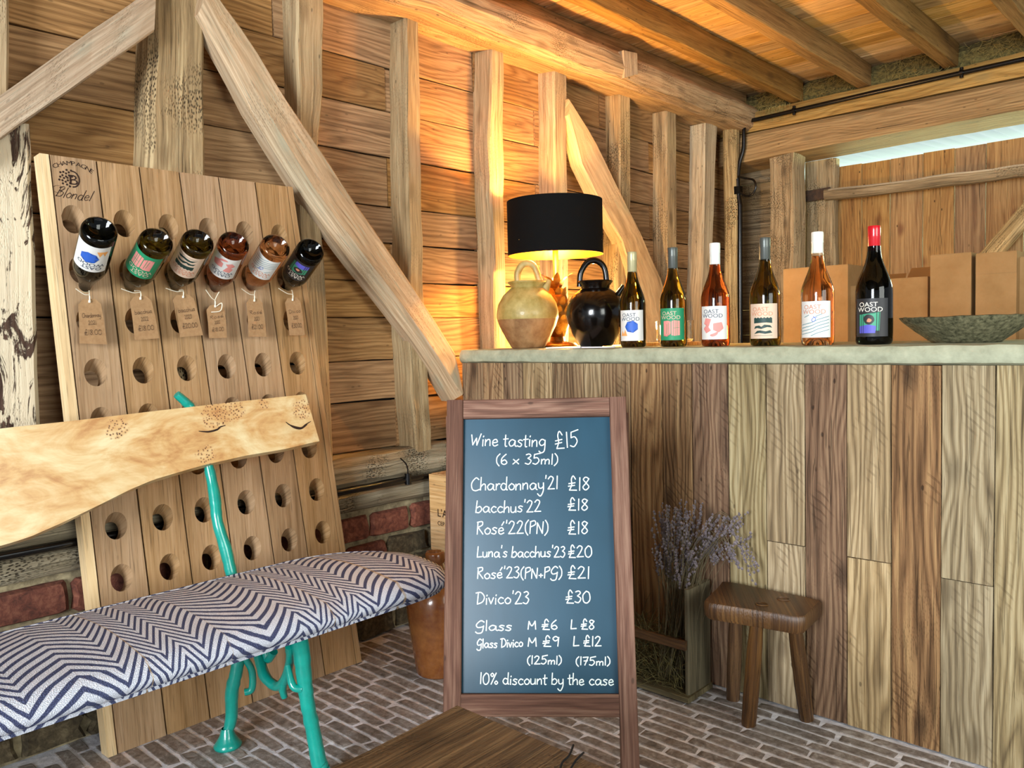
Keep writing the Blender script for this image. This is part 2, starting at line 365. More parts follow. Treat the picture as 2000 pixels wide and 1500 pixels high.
# chevron cushion cloth
m, nt, b = newmat('chevron_weave'); N = NB(nt); uv = N.n('UVMap'); sep = N.n('SeparateXYZ'); N.l(uv.outputs[0], sep.inputs[0])
s_, t_ = sep.outputs[1], sep.outputs[0]
wob = N.noise(uv.outputs[0], 60, 2); sw = N.math('ADD', s_, N.math('ADD', N.math('MULTIPLY', N.math('SINE', N.math('MULTIPLY', s_, 17)), .030), N.math('MULTIPLY', wob, .002)))
tri = N.math('PINGPONG', sw, .052)
vv = N.math('ADD', N.math('ADD', t_, N.math('MULTIPLY', tri, 1.55)), N.math('MULTIPLY', wob, .003))
fr = N.math('FRACT', N.math('DIVIDE', vv, .030)); ln = N.math('MULTIPLY', N.sm(fr, .05, .14), N.math('SUBTRACT', 1, N.sm(fr, .47, .56)))
wv = N.vor(uv.outputs[0], 420).outputs['Distance']
base = N.ramp(wv, [(.1, lin('#a8adba')), (.6, lin('#cccfd8'))]); dk = N.ramp(wv, [(.1, lin('#2c3048')), (.6, lin('#4c5270'))])
col = N.mix(ln, base, dk)
sel = N.math('MULTIPLY', N.math('LESS_THAN', tri, .0018), N.math('GREATER_THAN', N.math('SINE', N.math('MULTIPLY', s_, 31)), .1))
col = N.mix(N.math('MULTIPLY', sel, .55), col, lin('#a58b5c'))
N.l(col, b.inputs['Base Color']); b.inputs['Roughness'].default_value = .95; b.inputs['Specular IOR Level'].default_value = .1; N.bump(wv, .6, .0015, b); M['cushion'] = m
# burl slab (uv in metres: x along, y up)
m, nt, b = newmat('burl_poplar'); N = NB(nt); uv = N.n('UVMap'); U = uv.outputs[0]
a = N.noise(N.scale(U, (5, 9, 1)), 1, 6, .62, 1.6); c = N.noise(N.scale(U, (14, 60, 1)), 1, 5, .6, .8)
col = N.ramp(N.math('ADD', N.math('MULTIPLY', a, .75), N.math('MULTIPLY', c, .25)), [(.36, lin('#b98650')), (.46, lin('#d0a66c')), (.56, lin('#dcc08c')), (.66, lin('#e4d4a6'))])
msk = None
for (cu_, cv_, cr_) in ((420, 812, .055), (455, 800, .05), (228, 838, .04), (588, 800, .045), (402, 890, .04), (515, 790, .022)):
    q_ = PL(cu_, cv_, V((1, 0, .16)), .285 + .16 * .80); vd = N.n('VectorMath', operation='DISTANCE'); N.l(U, vd.inputs[0]); vd.inputs[1].default_value = (q_.y, q_.z, 0)
    g_ = N.math('SUBTRACT', 1, N.sm(vd.outputs['Value'], cr_ * .45, cr_)); msk = g_ if msk is None else N.math('MAXIMUM', msk, g_)
msk = N.math('ADD', N.math('MULTIPLY', msk, .35), N.math('MULTIPLY', N.noise(U, 60, 2), .5))
pv = N.math('ADD', N.vor(U, 125).outputs['Distance'], N.math('MULTIPLY', N.noise(U, 90, 1), .35)); pit = N.math('MULTIPLY', N.math('SUBTRACT', 1, N.sm(pv, .27, .40)), N.sm(msk, .46, .56))
halo = N.math('MULTIPLY', N.math('SUBTRACT', 1, N.sm(pv, .4, .75)), N.sm(msk, .40, .54))
col = N.mix(N.math('MULTIPLY', halo, .5), col, lin('#c08a5a')); col = N.mix(pit, col, lin('#3a1d10'))
N.l(col, b.inputs['Base Color']); b.inputs['Roughness'].default_value = .3; b.inputs['Coat Weight'].default_value = .25; M['burl'] = m

# ---------------------------------------------------------------- flat print helpers
def text_bm(body, size, font_scale_x=1.0, shear=0):
    cu = bpy.data.curves.new('t', 'FONT'); cu.body = body; cu.size = size; cu.shear = shear; cu.resolution_u = 3
    o = bpy.data.objects.new('t', cu); COL.objects.link(o)
    me = bpy.data.meshes.new_from_object(o); bm = bmesh.new(); bm.from_mesh(me)
    bpy.data.objects.remove(o); bpy.data.curves.remove(cu); bpy.data.meshes.remove(me)
    for v_ in bm.verts: v_.co.x *= font_scale_x
    return bm
def poly_bm(pts, smooth=0):
    pts = [V((p[0], p[1], 0)) for p in pts]
    if smooth: pts = catmull(pts, smooth, True)
    bm = bmesh.new(); bm.faces.new([bm.verts.new(p) for p in pts]); bmesh.ops.triangulate(bm, faces=bm.faces[:], ngon_method='EAR_CLIP'); return bm
def ribbon(mb, pts, w_, to3, lift=0.0005):
    P2 = [V((p[0], p[1])) for p in pts]
    if len(P2) < 2: return
    Lf, Rt = [], []
    for i, p in enumerate(P2):
        t = P2[min(i + 1, len(P2) - 1)] - P2[max(i - 1, 0)]
        if t.length < 1e-9: t = V((1, 0))
        t.normalize(); n = V((-t.y, t.x)) * w_ / 2
        if i == 0: p = p - t * w_ * .3
        if i == len(P2) - 1: p = p + t * w_ * .3
        Lf.append(to3(p.x + n.x, p.y + n.y, lift)); Rt.append(to3(p.x - n.x, p.y - n.y, lift))
    n = len(P2); mb.add(Lf + Rt, [[i, n + i, n + i + 1, i + 1] for i in range(n - 1)])
def bm_to(mb, bm, dx, dy, to3, lift, step=0.004, wrap=False, mi=0):
    if wrap:
        xs = [v_.co.x for v_ in bm.verts]
        x = math.ceil(min(xs) / step) * step
        while x < max(xs):
            bmesh.ops.bisect_plane(bm, geom=bm.verts[:] + bm.edges[:] + bm.faces[:], plane_co=(x, 0, 0), plane_no=(1, 0, 0)); x += step
    bm.verts.ensure_lookup_table(); bm.verts.index_update()
    mb.add([to3(v_.co.x + dx, v_.co.y + dy, lift) for v_ in bm.verts], [[v_.index for v_ in f.verts] for f in bm.faces], mi=mi); bm.free()

GL = {'a': (50, "38,42 20,50 4,28 14,2 32,12 40,42 40,8 48,0"), 'b': (44, "6,100 4,0;4,30 22,50 38,28 24,0 4,6"), 'c': (40, "34,42 18,50 4,24 18,0 36,8"),
'd': (48, "36,40 16,50 4,24 16,0 34,12 38,100;37,60 38,4 44,0"), 'e': (42, "6,24 32,30 24,50 8,40 6,14 18,0 36,10"), 'g': (46, "36,42 18,50 4,26 16,4 34,16 38,44;38,44 36,-30 20,-50 4,-38"),
'h': (42, "6,100 4,0;5,24 20,46 32,40 34,0"), 'i': (18, "7,48 7,0;8,68 10,76"), 'l': (17, "7,100 6,0"), 'm': (56, "4,46 4,0;4,26 14,46 24,40 24,0;24,26 36,46 46,38 46,0"),
'n': (42, "4,46 4,0;4,24 18,46 30,40 32,0"), 'o': (42, "20,50 4,28 14,2 32,8 36,34 20,50"), 'r': (30, "6,46 6,0;6,24 18,46 28,44"), 's': (38, "32,44 18,50 8,38 28,18 20,0 2,6"),
't': (30, "12,84 12,6 22,0;0,52 28,56"), 'u': (44, "4,48 6,8 20,0 32,14 34,48;34,48 36,0"), 'v': (36, "2,48 16,0;16,0 30,50"), 'x': (42, "4,46 34,2;34,48 2,0"),
'y': (40, "4,48 8,14 22,8 33,22;34,50 34,-10 18,-52 0,-34"), "'": (18, "9,108 7,84"), '(': (26, "22,104 6,70 6,20 20,-14"), ')': (26, "4,104 18,70 18,20 2,-14"),
'0': (50, "22,100 4,66 8,14 26,0 42,30 38,84 22,100"), '1': (22, "10,100 9,0"), '2': (48, "4,80 18,100 34,84 22,40 4,2;4,2 42,4"), '3': (42, "6,92 22,100 32,82 16,58;16,58 34,36 22,2 2,10"),
'5': (46, "10,94 8,58;8,58 26,62 36,32 20,0 2,8;10,94 44,106"), '6': (42, "30,100 8,60 6,16 22,0 36,18 24,44 8,30"), '7': (42, "2,94 36,98;36,98 14,0;8,50 32,54"),
'8': (44, "34,86 18,100 6,82 20,54 34,24 18,0 4,22 20,54 34,86"), '9': (42, "34,80 18,100 4,78 16,54 32,72;34,90 30,0"), '%': (58, "40,100 8,0;14,98 4,84 14,68 24,84 14,98;42,30 32,14 42,0 52,14 42,30"),
'£': (48, "36,84 24,110 15,84 17,40 6,0;6,0 42,-2;2,50 34,56;0,30 32,36"), '+': (32, "2,24 26,24;14,38 14,8"), 'B': (46, "10,100 4,0;6,36 28,52 40,26 24,0 4,4"),
'C': (56, "48,86 30,100 6,60 10,14 30,0 54,10"), 'D': (56, "14,92 10,0;0,90 30,94 50,58 40,18 10,0"), 'G': (52, "46,86 28,100 6,62 14,34 38,40 44,50;44,50 36,-12 14,-22 2,-8"),
'L': (42, "8,100 4,2;4,2 38,6"), 'M': (54, "4,0 8,86;8,86 24,36 42,88;42,88 46,0"), 'N': (48, "4,0 6,84;6,84 36,2;36,2 40,92"), 'P': (42, "6,0 8,92;6,90 32,98 36,70 8,50"),
'ß': (52, "12,94 6,0;0,84 28,100 38,78 14,54;14,54 44,42 36,6 2,4"), 'R': (46, "6,0 8,96;4,92 32,98 34,72 10,54;10,54 40,0"), 'W': (62, "0,84 10,8;10,8 30,60;30,60 34,6;34,6 56,92"), ' ': (26, ""), 'é': (42, "6,24 32,30 24,50 8,40 6,14 18,0 36,10;22,68 34,96"), '.': (14, "5,2 7,0")}
def hand(mb, s, x0, y0, x1, y1, cap, w_, to3, lift=.0006, slant=.04):
    tot = sum(GL[c][0] for c in s); d = V((x1 - x0, y1 - y0)); sx = d.length / tot; d.normalize(); n = V((-d.y, d.x)); cx = 0
    for c in s:
        adv, g = GL[c]; jy = random.uniform(-3, 3)
        for st in [q for q in g.split(';') if q]:
            pts = [tuple(float(k) for k in p.split(',')) for p in st.split()]
            pts = [V((p[0], p[1], 0)) for p in pts]
            if len(pts) > 2: pts = catmull(pts, 5)
            out = []
            for p in pts:
                a = (cx + p.x) * sx + p.y * cap / 100 * slant; b_ = (p.y + jy) * cap / 100
                q = V((x0, y0)) + d * a + n * b_; out.append((q.x, q.y))
            ribbon(mb, out, w_, to3, lift)
        cx += adv

# ================================================================ LEFT WALL (plane X=0, studs to X=.02, boards at X=-.07)
wl = struct('wall_left')
zs = [0.60, 0.653, 0.831, 0.976, 1.132, 1.264, 1.403, 1.538, 1.717, 1.882, 2.038, 2.215, 2.38, 2.56]
for i in range(len(zs) - 1):
    z0, z1 = zs[i], zs[i + 1]
    cuts = [0.1, 1.07 + .0, 1.9, 2.72, 3.62, 4.75] if i % 2 else [0.1, 1.45, 2.35, 3.2, 4.75]
    for a_, b_ in zip(cuts, cuts[1:]):
        gap = .007 if zs[i + 1] == 1.538 else .0035
        beam('board', (-.083 + random.uniform(-.003, .003), a_ + .002, (z0 + z1) / 2), (-.083 + random.uniform(-.003, .003), b_ - .002, (z0 + z1) / 2 + random.uniform(-.002, .002)),
             z1 - z0 - gap, .022, (0, 0, 1), M['board'], wl, ch=.003, amp=.0022 if z0 > 1 else .004, freq=5)
MB().box((-.30, -.2, 0.5), (-.11, 4.9, 2.7)).build('outer_cladding', M['dark'], wl)
XF, XB = .02, -.075
T1 = (1, 1, 1, 1); GR = (.92, .98, .86, 1)
lr('post', [(-60, 255), (-40, 500), (-30, 860)], [(60, 240), (70, 500), (82, 835)], .02, XB, M['flaky'], wl, amp=.006, ch=.012)
lr('stud', [(-60, -60), (-60, 260)], [(18, -60), (19, 215)], .0, XB, M['stud'], wl)
lr('post', [(296, -40), (290, 120), (288, 360), (320, 900)], [(398, -40), (400, 200), (404, 360), (425, 900)], .02, XB, M['post'], wl, amp=.006, ch=.01, chl=.022)
lr('stud', [(577, -50), (582, 180), (585, 300), (600, 600), (632, 900)], [(634, -50), (632, 180), (622, 300), (640, 600), (652, 900)], .01, XB, M['stud'], wl, amp=.005)
lr('stud', [(793, 32), (794, 300), (800, 560), (795, 640), (812, 884)], [(820, 38), (825, 300), (828, 560), (836, 640), (843, 876)], XF, XB, M['stud'], wl, amp=.005)
lr('stud', [(958, 93), (955, 300), (965, 500), (968, 700)], [(985, 98), (986, 300), (988, 500), (992, 700)], XF, XB, M['stud'], wl, amp=.005)
lr('stud', [(1082, 134), (1084, 400), (1090, 700)], [(1108, 138), (1109, 400), (1113, 700)], XF, XB, M['stud'], wl, amp=.004)
lr('stud', [(1210, 178), (1212, 400), (1204, 480), (1206, 690)], [(1232, 182), (1233, 400), (1222, 480), (1224, 690)], XF - .01, XB, M['post'], wl, amp=.003)
lr('stud', [(1302, 215), (1302, 690)], [(1322, 218), (1323, 690)], XF - .01, XB, M['greyoak'], wl, amp=.003, tint=(1.25, 1.15, 1, 1))
lr('stud', [(1377, 240), (1374, 450), (1366, 690)], [(1402, 243), (1394, 450), (1384, 690)], XF, XB, M['stud'], wl, amp=.003)
# round corner log
m = MB(); rings = []
for i in range(19):
    z = .0 + i * 2.2 / 18; c = V((.035 + .004 * math.sin(i), 4.31, z)); rr = .046
    rings.append([c + V((math.cos(a), math.sin(a), 0)) * (rr + .006 * noise.noise(V((math.cos(a), math.sin(a), z * 2)) * 2)) for a in [2 * math.pi * k / 14 for k in range(14)]])
m.loft(rings); m.build('corner_log', M['post'], wl, smooth=True)
# braces
lr('brace', [(-60, 320), (0, 275), (120, 190), (303, 62)], [(-60, 232), (0, 188), (120, 100), (305, -30)], .075, .0, M['brace'], wl, amp=.005, ch=.006)
lr('brace', [(398, 20), (450, 120), (500, 215), (552, 300), (602, 380), (700, 515), (780, 615), (850, 715), (893, 785)],
   [(405, -40), (480, 60), (560, 190), (635, 300), (690, 385), (770, 500), (845, 615), (893, 690), (908, 765)], .075, -.01, M['brace'], wl, amp=.004, ch=.01, chl=.035)
lr('brace', [(1112, 225), (1135, 320), (1175, 400), (1215, 470), (1242, 560), (1262, 690)], [(1113, 192), (1165, 275), (1205, 360), (1250, 450), (1292, 545), (1335, 690)], .045, -.02, M['brace'], wl, amp=.003, tint=(1.1, 1, .8, 1))
# wall plate, sill, plinth
m = MB(); rings = []
for i in range(44):
    y = .3 + i * .098
    w1 = .02 * noise.noise(V((y * 1.7, 0, 0))); w2 = .015 * noise.noise(V((y * 2.3, 5, 0)))
    rings.append([V(p) for p in ((-.1, y, 2.2), (.10 + w1, y, 2.185 + w2), (.135 + w1, y, 2.205 + w2), (.15 + w1, y, 2.25), (.145 + w2, y, 2.30), (.12 + w2, y, 2.328), (-.1, y, 2.328))])
rings = [[q + noise.noise_vector(q * 9) * .008 for q in r] for r in rings]
m.loft(rings); m.build('wall_plate', M['plate'], wl, smooth=True, auto=28)
m = MB(); rings = []
for i in range(26):
    y = .1 + i * .08; a = .012 * noise.noise(V((y * 3, 1, 0)))
    rings.append([q + noise.noise_vector(q * 12) * .007 for q in [V(p) for p in ((-.14, y, .545), (.01, y, .55), (.028, y, .57 + a), (.03, y, .62 + a), (.012, y, .648 + a), (-.02, y, .655 + a), (-.14, y, .65))]])
m.loft(rings); m.build('sill_beam', M['sill'], wl, smooth=True, auto=30)
m = MB(); rings = []
for i in range(26):
    y = .1 + i * .08
    rings.append([q + noise.noise_vector(q * 11) * .006 for q in [V(p) for p in ((-.14, y, .462), (.015, y, .465), (.03, y, .48), (.03, y, .522), (.01, y, .532), (-.14, y, .53))]])
m.loft(rings); m.build('sole_plate', M['sill'], wl, smooth=True, auto=30).color = (1.15, 1.15, 1.15, 1)
m = MB(); rings = []
for i in range(60):
    y = .05 + i * .035
    rings.append([V((-.14, y, 0)), *[V((-.012 + .012 * noise.noise(V((y * 14, z * 14, 0))), y, z)) for z in [k * .0575 for k in range(9)]], V((-.14, y, .462))])
m.loft(rings); m.build('mortar_bed', M['wallmortar'], wl)
def brick_mesh(name, mat, L, W, H, jit, rnd):
    """rounded block, top face at +z"""
    def ringz(z, ins):
        a, b_ = L / 2 - ins, W / 2 - ins; c = min(.10 * W, .1 * L)
        pts = [(-a + c, -b_), (0, -b_), (a - c, -b_), (a, -b_ + c * .7), (a, b_ - c * .7), (a - c, b_), (0, b_), (-a + c, b_), (-a, b_ - c * .7), (-a, -b_ + c * .7)]
        return [V((x + J[k][0], y + J[k][1], z)) for k, (x, y) in enumerate(pts)]
    J = [(rnd.uniform(-jit, jit), rnd.uniform(-jit, jit)) for _ in range(10)]
    mb = MB(); mb.loft([ringz(-H, 0), ringz(-H * .25, 0), ringz(0, W * .06)]); o = mb.build(name, mat); me = o.data; bpy.data.objects.remove(o); return me
rnd = random.Random(3)
WB = [brick_mesh('brick', M['wbrick'], 1, 1, 1, .03, rnd) for _ in range(5)]
WS = [brick_mesh('stone', M['wstone'], 1, 1, 1, .09, rnd) for _ in range(4)]
for r_, (z0, z1) in enumerate([(.005, .075), (.09, .165), (.178, .252), (.265, .34), (.353, .44)]):
    y = .15 - (.1 if r_ % 2 else 0)
    while y < 2.1:
        stone = (r_ < 2) or (y > 1.75 and r_ < 4)
        L_ = rnd.uniform(.17, .215) if not stone else rnd.uniform(.1, .19)
        o = bpy.data.objects.new('stone' if stone else 'brick', (WS if stone else WB)[rnd.randrange(4)]); COL.objects.link(o); o.parent = wl
        o.location = (.006 + rnd.uniform(-.004, .005), y + L_ / 2, (z0 + z1) / 2 + rnd.uniform(-.003, .003))
        o.rotation_euler = (0, R_(90), 0); o.scale = ((z1 - z0), L_ - .012, .05)
        y += L_
for o_y in ():
    pass

# conduit under the sill
cab = thing('sill_conduit', 'black conduit running along the timber sill with a saddle clip', 'conduit', (.05, 1.2, .545))
MB().tube([(.047, .1, .546), (.047, 1.0, .546), (.047, 2.1, .546)], .011, 10).build('pipe', M['black'], cab, smooth=True)
c_ = PX(797, 935, 0, .055)
MB().tube([c_ + V((.0, 0, -.02)), c_ + V((0, 0, .02))], .012, 10).build('saddle_clip', M['black'], cab, smooth=True)
p_ = [PX(782, 895, 0, .045), PX(795, 910, 0, .055), c_ + V((0, 0, .0))]
MB().tube(catmull(p_, 5), .0025, 6).build('cable', M['black'], cab, smooth=True)

# ================================================================ BACK WALL (beam face Y=4.35)
wb = struct('wall_back')
m = MB(); rings = []
for i in range(34):
    x = -.1 + i * .1; a = .008 * noise.noise(V((x * 2, 3, 0)))
    sg = .012 * math.sin((x - .2) * 1.6)
    rings.append([q + noise.noise_vector(q * 6) * .004 for q in [V(p) for p in ((x, 4.36, 2.015 + sg), (x, 4.35, 2.03 + sg), (x, 4.355, 2.15 + a), (x, 4.375, 2.172 + a), (x, 4.60, 2.172), (x, 4.60, 2.0 + sg))]])
m.loft(rings); m.build('header_beam', M['beam'], wb)
m = MB(); rings = []
for i in range(34):
    x = -.1 + i * .1; a = .006 * noise.noise(V((x * 3, 8, 0)))
    rings.append([q + noise.noise_vector(q * 8) * .004 for q in [V(p) for p in ((x, 4.375, 2.18), (x, 4.37, 2.20), (x, 4.37, 2.27 + a), (x, 4.385, 2.29 + a), (x, 4.62, 2.29), (x, 4.62, 2.18))]])
m.loft(rings); m.build('wall_plate', M['beam'], wb).color = (.92, .95, .95, 1)
# rubble/straw infill between joist ends
m = MB()
for i in range(9):
    x0 = -.05 + i * .39; rings = []
    for k in range(9):
        x = x0 + k * .045
        rings.append([q + noise.noise_vector(q * 22) * .018 for q in [V((x, 4.44, 2.285)), V((x, 4.42, 2.32)), V((x, 4.43, 2.37)), V((x, 4.47, 2.41)), V((x, 4.6, 2.41)), V((x, 4.6, 2.285))]])
    m.loft(rings)
m.build('daub_infill', M['infill'], wb)
m = MB(); rr = random.Random(5)
for i in range(700):
    x = rr.choice([.22, .57, .95, 1.35]) + rr.gauss(0, .08) if i > 150 else rr.gauss(.27, .04)
    z = 2.30 + rr.random() * .1; p = V((x, 4.415 - rr.random() * .03, z)); d = V((rr.gauss(0, 1), rr.gauss(-.2, .3), rr.gauss(-.4, .5))).normalized() * rr.uniform(.02, .06)
    if i < 60: p.z = 2.29; p.y = 4.365; d = V((rr.gauss(0, .01), -.005, -rr.uniform(.02, .09)))
    m.tube([p, p + d * .5 + V((0, 0, -.004)), p + d], .0008, 3, caps=False)
o = m.build('straw', M['straw'], wb); o['kind'] = 'stuff'
# boards in the corner bay, posts
for i in range(9):
    beam('board', (-.11, 4.60, .8 + i * .15), (.30, 4.60, .8 + i * .15), .1495, .02, (0, 0, 1), M['greyoak'], wb, ch=.003, amp=.002)
def bx(u, Y): return PX(u, 400, 1, Y).x
m = MB(); rings = []
for i in range(22):
    z = .0 + i * 2.03 / 21; a, b_ = bx(1498, 4.35), bx(1551, 4.35)
    j1 = .008 * noise.noise(V((z * 3, 0, 0))); j2 = .010 * noise.noise(V((z * 4, 7, 0)))
    rings.append([q + noise.noise_vector(q * 10) * .006 for q in [V((a + j1, 4.39, z)), V((b_ + j2 - .01, 4.36, z)), V((b_ + j2 + .002, 4.40, z)), V((b_ + j2, 4.50, z)), V((a + j1, 4.50, z))]])
m.loft(rings); m.build('post', M['greyoak'], wb, smooth=True, auto=35).color = (1.35, 1.3, 1.2, 1)
# gate = door_1
dr = struct('door_1'); YG = 4.70
sx = [1628, 1683, 1738, 1802, 1864, 1925, 2000, 2080, 2170, 2270]
for a_, b_ in zip(sx, sx[1:]):
    xa, xb = bx(a_, YG), bx(b_, YG)
    beam('plank', ((xa + xb) / 2, YG + .012, .35), ((xa + xb) / 2, YG + .012, 1.968 + random.uniform(-.004, .004)), xb - xa - .003, .022, (1, 0, 0), M['gate'], dr, ch=.002, amp=.0008)
xa, xb = bx(1571, 4.62), bx(1630, 4.62)
beam('stile', ((xa + xb) / 2, 4.655, .3), ((xa + xb) / 2, 4.655, PX(1600, 312, 1, 4.62).z), xb - xa, .07, (1, 0, 0), M['greyoak'], dr, ch=.012, amp=.006)
p0 = PX(1612, 383, 1, 4.60); p1 = PX(2010, 332, 1, 4.60)
beam('rail', p0, p0 + (p1 - p0) * 1.5, .058, .07, (0, 0, 1), M['greyoak'], dr, ch=.01, amp=.006, tint=(1.2, 1.15, 1.05, 1))
p0 = PX(1930, 505, 1, 4.60); p1 = PX(2040, 375, 1, 4.60)
beam('brace', p0 - (p1 - p0) * .8, p1, .085, .05, (1, 0, -.3), M['greyoak'], dr, ch=.005, amp=.003, tint=(1.5, 1.45, 1.35, 1))
a_ = PX(1560, 386, 1, 4.58); b_ = PX(1622, 376, 1, 4.58)
beam('strap_hinge', a_, b_, .062, .006, (0, 0, 1), M['iron'], dr, ch=.002, amp=.0006)
MB().tube([a_ + V((-.005, 0, -.045)), a_ + V((-.005, 0, .02))], .013, 10).build('hinge_pin', M['iron'], dr, smooth=True)
# conduit on the back plate
cn = thing('conduit', 'black conduit pipe clipped along the plate over the gate and down the corner', 'conduit', (.1, 4.35, 2.2))
q = [PX(2060, 102, 1, 4.345), PX(1700, 182, 1, 4.345), PX(1480, 233, 1, 4.345)]
top = [PX(2300, 52, 1, 4.345)] + q
path = top + catmull([PX(1462, 236, 1, 4.34), PX(1454, 240, 1, 4.33), PX(1453, 256, 1, 4.32), PX(1452, 290, 1, 4.32), PX(1444, 320, 1, 4.31), PX(1440, 360, 1, 4.30)], 6)
MB().tube(path, .0115, 10).build('pipe', M['black'], cn, smooth=True)
MB().tube(catmull([PX(1440, 350, 1, 4.30), PX(1442, 380, 1, 4.30), PX(1445, 400, 1, 4.30)], 4) + [PX(1445, 520, 1, 4.30), PX(1446, 640, 1, 4.30), PX(1446, 760, 1, 4.30)], .0145, 10).build('down_pipe', M['black'], cn, smooth=True)
MB().tube(catmull([PX(u, v, 1, 4.29) for u, v in [(1441, 345), (1455, 348), (1472, 352), (1476, 367), (1466, 382), (1450, 380), (1443, 368)]], 5), .006, 8).build('cable_loop', M['black'], cn, smooth=True)
for u, v in ((1551, 216), (1878, 142)):
    c_ = PX(u, v, 1, 4.34); mm = MB(); mm.tube([c_ + V((0, 0, -.024)), c_ + V((0, 0, .024))], .009, 8)
    mm.tube([c_ + V((-.008, 0, 0)), c_ + V((.008, 0, 0))], .0155, 12); mm.build('pipe_clip', M['black'], cn, smooth=True)
mm = MB(); c_ = PX(1440, 372, 1, 4.29); mm.box(c_ - V((.022, .015, .022)), c_ + V((.022, .02, .022))); mm.build('junction_box', M['black'], cn)
# outside: corrugated sheet canopy, ground
m = MB(); nx = 260; A = []; B = []
for i in range(nx + 1):
    x = -.3 + i * .0135; dz = .012 * math.sin(2 * math.pi * x / .076)
    A.append(V((x, 4.78, 2.09 + dz))); B.append(V((x, 8.2, 2.33 + dz)))
m.add(A + B, [[i, i + 1, nx + 2 + i, nx + 1 + i] for i in range(nx)])
tag(m.build('roof_sheet', M['sheet'], smooth=True), 'pale corrugated roof sheet glimpsed above the gate boards', 'roof sheet')
gr = MB().add([(-6, 4.9, -.05), (8, 4.9, -.05), (8, 14, -.05), (-6, 14, -.05)], [[0, 1, 2, 3]]).build('ground', M['ground']); gr['kind'] = 'structure'

# ================================================================ CEILING
ce = struct('ceiling')
y = .6
while y < 4.6:
    wd = random.uniform(.13, .17)
    beam('ceiling_board', (-.1, y + wd / 2, 2.425), (3.2, y + wd / 2, 2.425 + random.uniform(0, .004)), wd - .004, .022, (0, 1, 0), M['ceil'], ce, ch=.002, amp=.002, seg=24)
    y += wd
for xc, z0, wj, y0 in ((.035, 2.325, .075, 1.9), (.375, 2.30, .065, 1.5), (.735, 2.30, .065, 1.5), (1.145, 2.30, .065, 1.5), (1.52, 2.30, .065, 1.5), (1.92, 2.30, .065, 1.0), (2.32, 2.3, .065, 1.0)):
    h_ = 2.412 - z0
    beam('joist', (xc, y0, z0 + h_ / 2), (xc, 4.42, z0 + h_ / 2), wj, h_, (1, 0, 0), M['joist'], ce, ch=.004, amp=.004)
p_ = PX(882, 28, 2, 2.335)
beam('tie_beam', (-.1, p_.y - .09, 2.41), (3.2, p_.y - .09, 2.41), .18, .15, (0, 1, 0), M['brace'], ce, ch=.012, amp=.008, tint=(1.05, .95, .75, 1))
lr('timber_block', [(1218, 98), (1220, 152)], [(1245, 104), (1246, 145)], .155, .1, M['stud'], wl, amp=.0, ch=.002)
MB().box((-.4, -5.0, 2.44), (7.0, 4.72, 2.50)).build('roof_deck', M['dark'], ce)

# ================================================================ FLOOR
fl = struct('floor')
m = MB(); nx, ny = 60, 60
m.box((-.1, -.9, -.05), (3.4, 4.7, -.0022)); m.build('mortar_bed', M['mortar'], fl)
FB = [brick_mesh('brick', M['fbrick'], 1, 1, 1, .035, rnd) for _ in range(10)]
cand = []; y = -.4; row = 0
while y < 2.10:
    pitch = .0425; x = -.02 - rnd.random() * .15
    while x < 3.0:
        L_ = rnd.uniform(.13, .19)
        if x > -.08: cand.append((x + L_ / 2, y + pitch / 2, L_ - .008, pitch - .0085))
        x += L_
    y += pitch
def seen(c):
    u, v = proj((c[0], c[1], 0))
    if not (-30 < u < 2030 and v < 1540 and v > 1100): return False
    if c[0] > 1.34 and c[1] < 1.15: return False
    if c[0] < .12 and c[1] > .7: return False
    if 885 < u < 1215 and v < 1380: return False
    if u < 300 and v < 1400: return False
    return True
vis = [c for c in cand if seen(c)]; vis.sort(key=lambda c: (V((c[0], c[1], 0)) - CAM).length); vis_s = set(id(c) for c in vis[:300])
rest = MB()
for c in cand:
    if id(c) in vis_s:
        o = bpy.data.objects.new('brick', FB[rnd.randrange(10)]); COL.objects.link(o); o.parent = fl
        o.location = (c[0], c[1], rnd.uniform(-.0012, .0008)); o.scale = (c[2], c[3] * rnd.uniform(.93, 1.04), .008); o.rotation_euler = (0, 0, rnd.gauss(0, .012))
    else:
        me = FB[rnd.randrange(10)]
        rest.add([(c[0] + v_.co.x * c[2], c[1] + v_.co.y * c[3], v_.co.z * .008) for v_ in me.vertices], [list(p.vertices) for p in me.polygons])
o = rest.build('brick_paving', M['fbrick'], fl); o['kind'] = 'stuff'

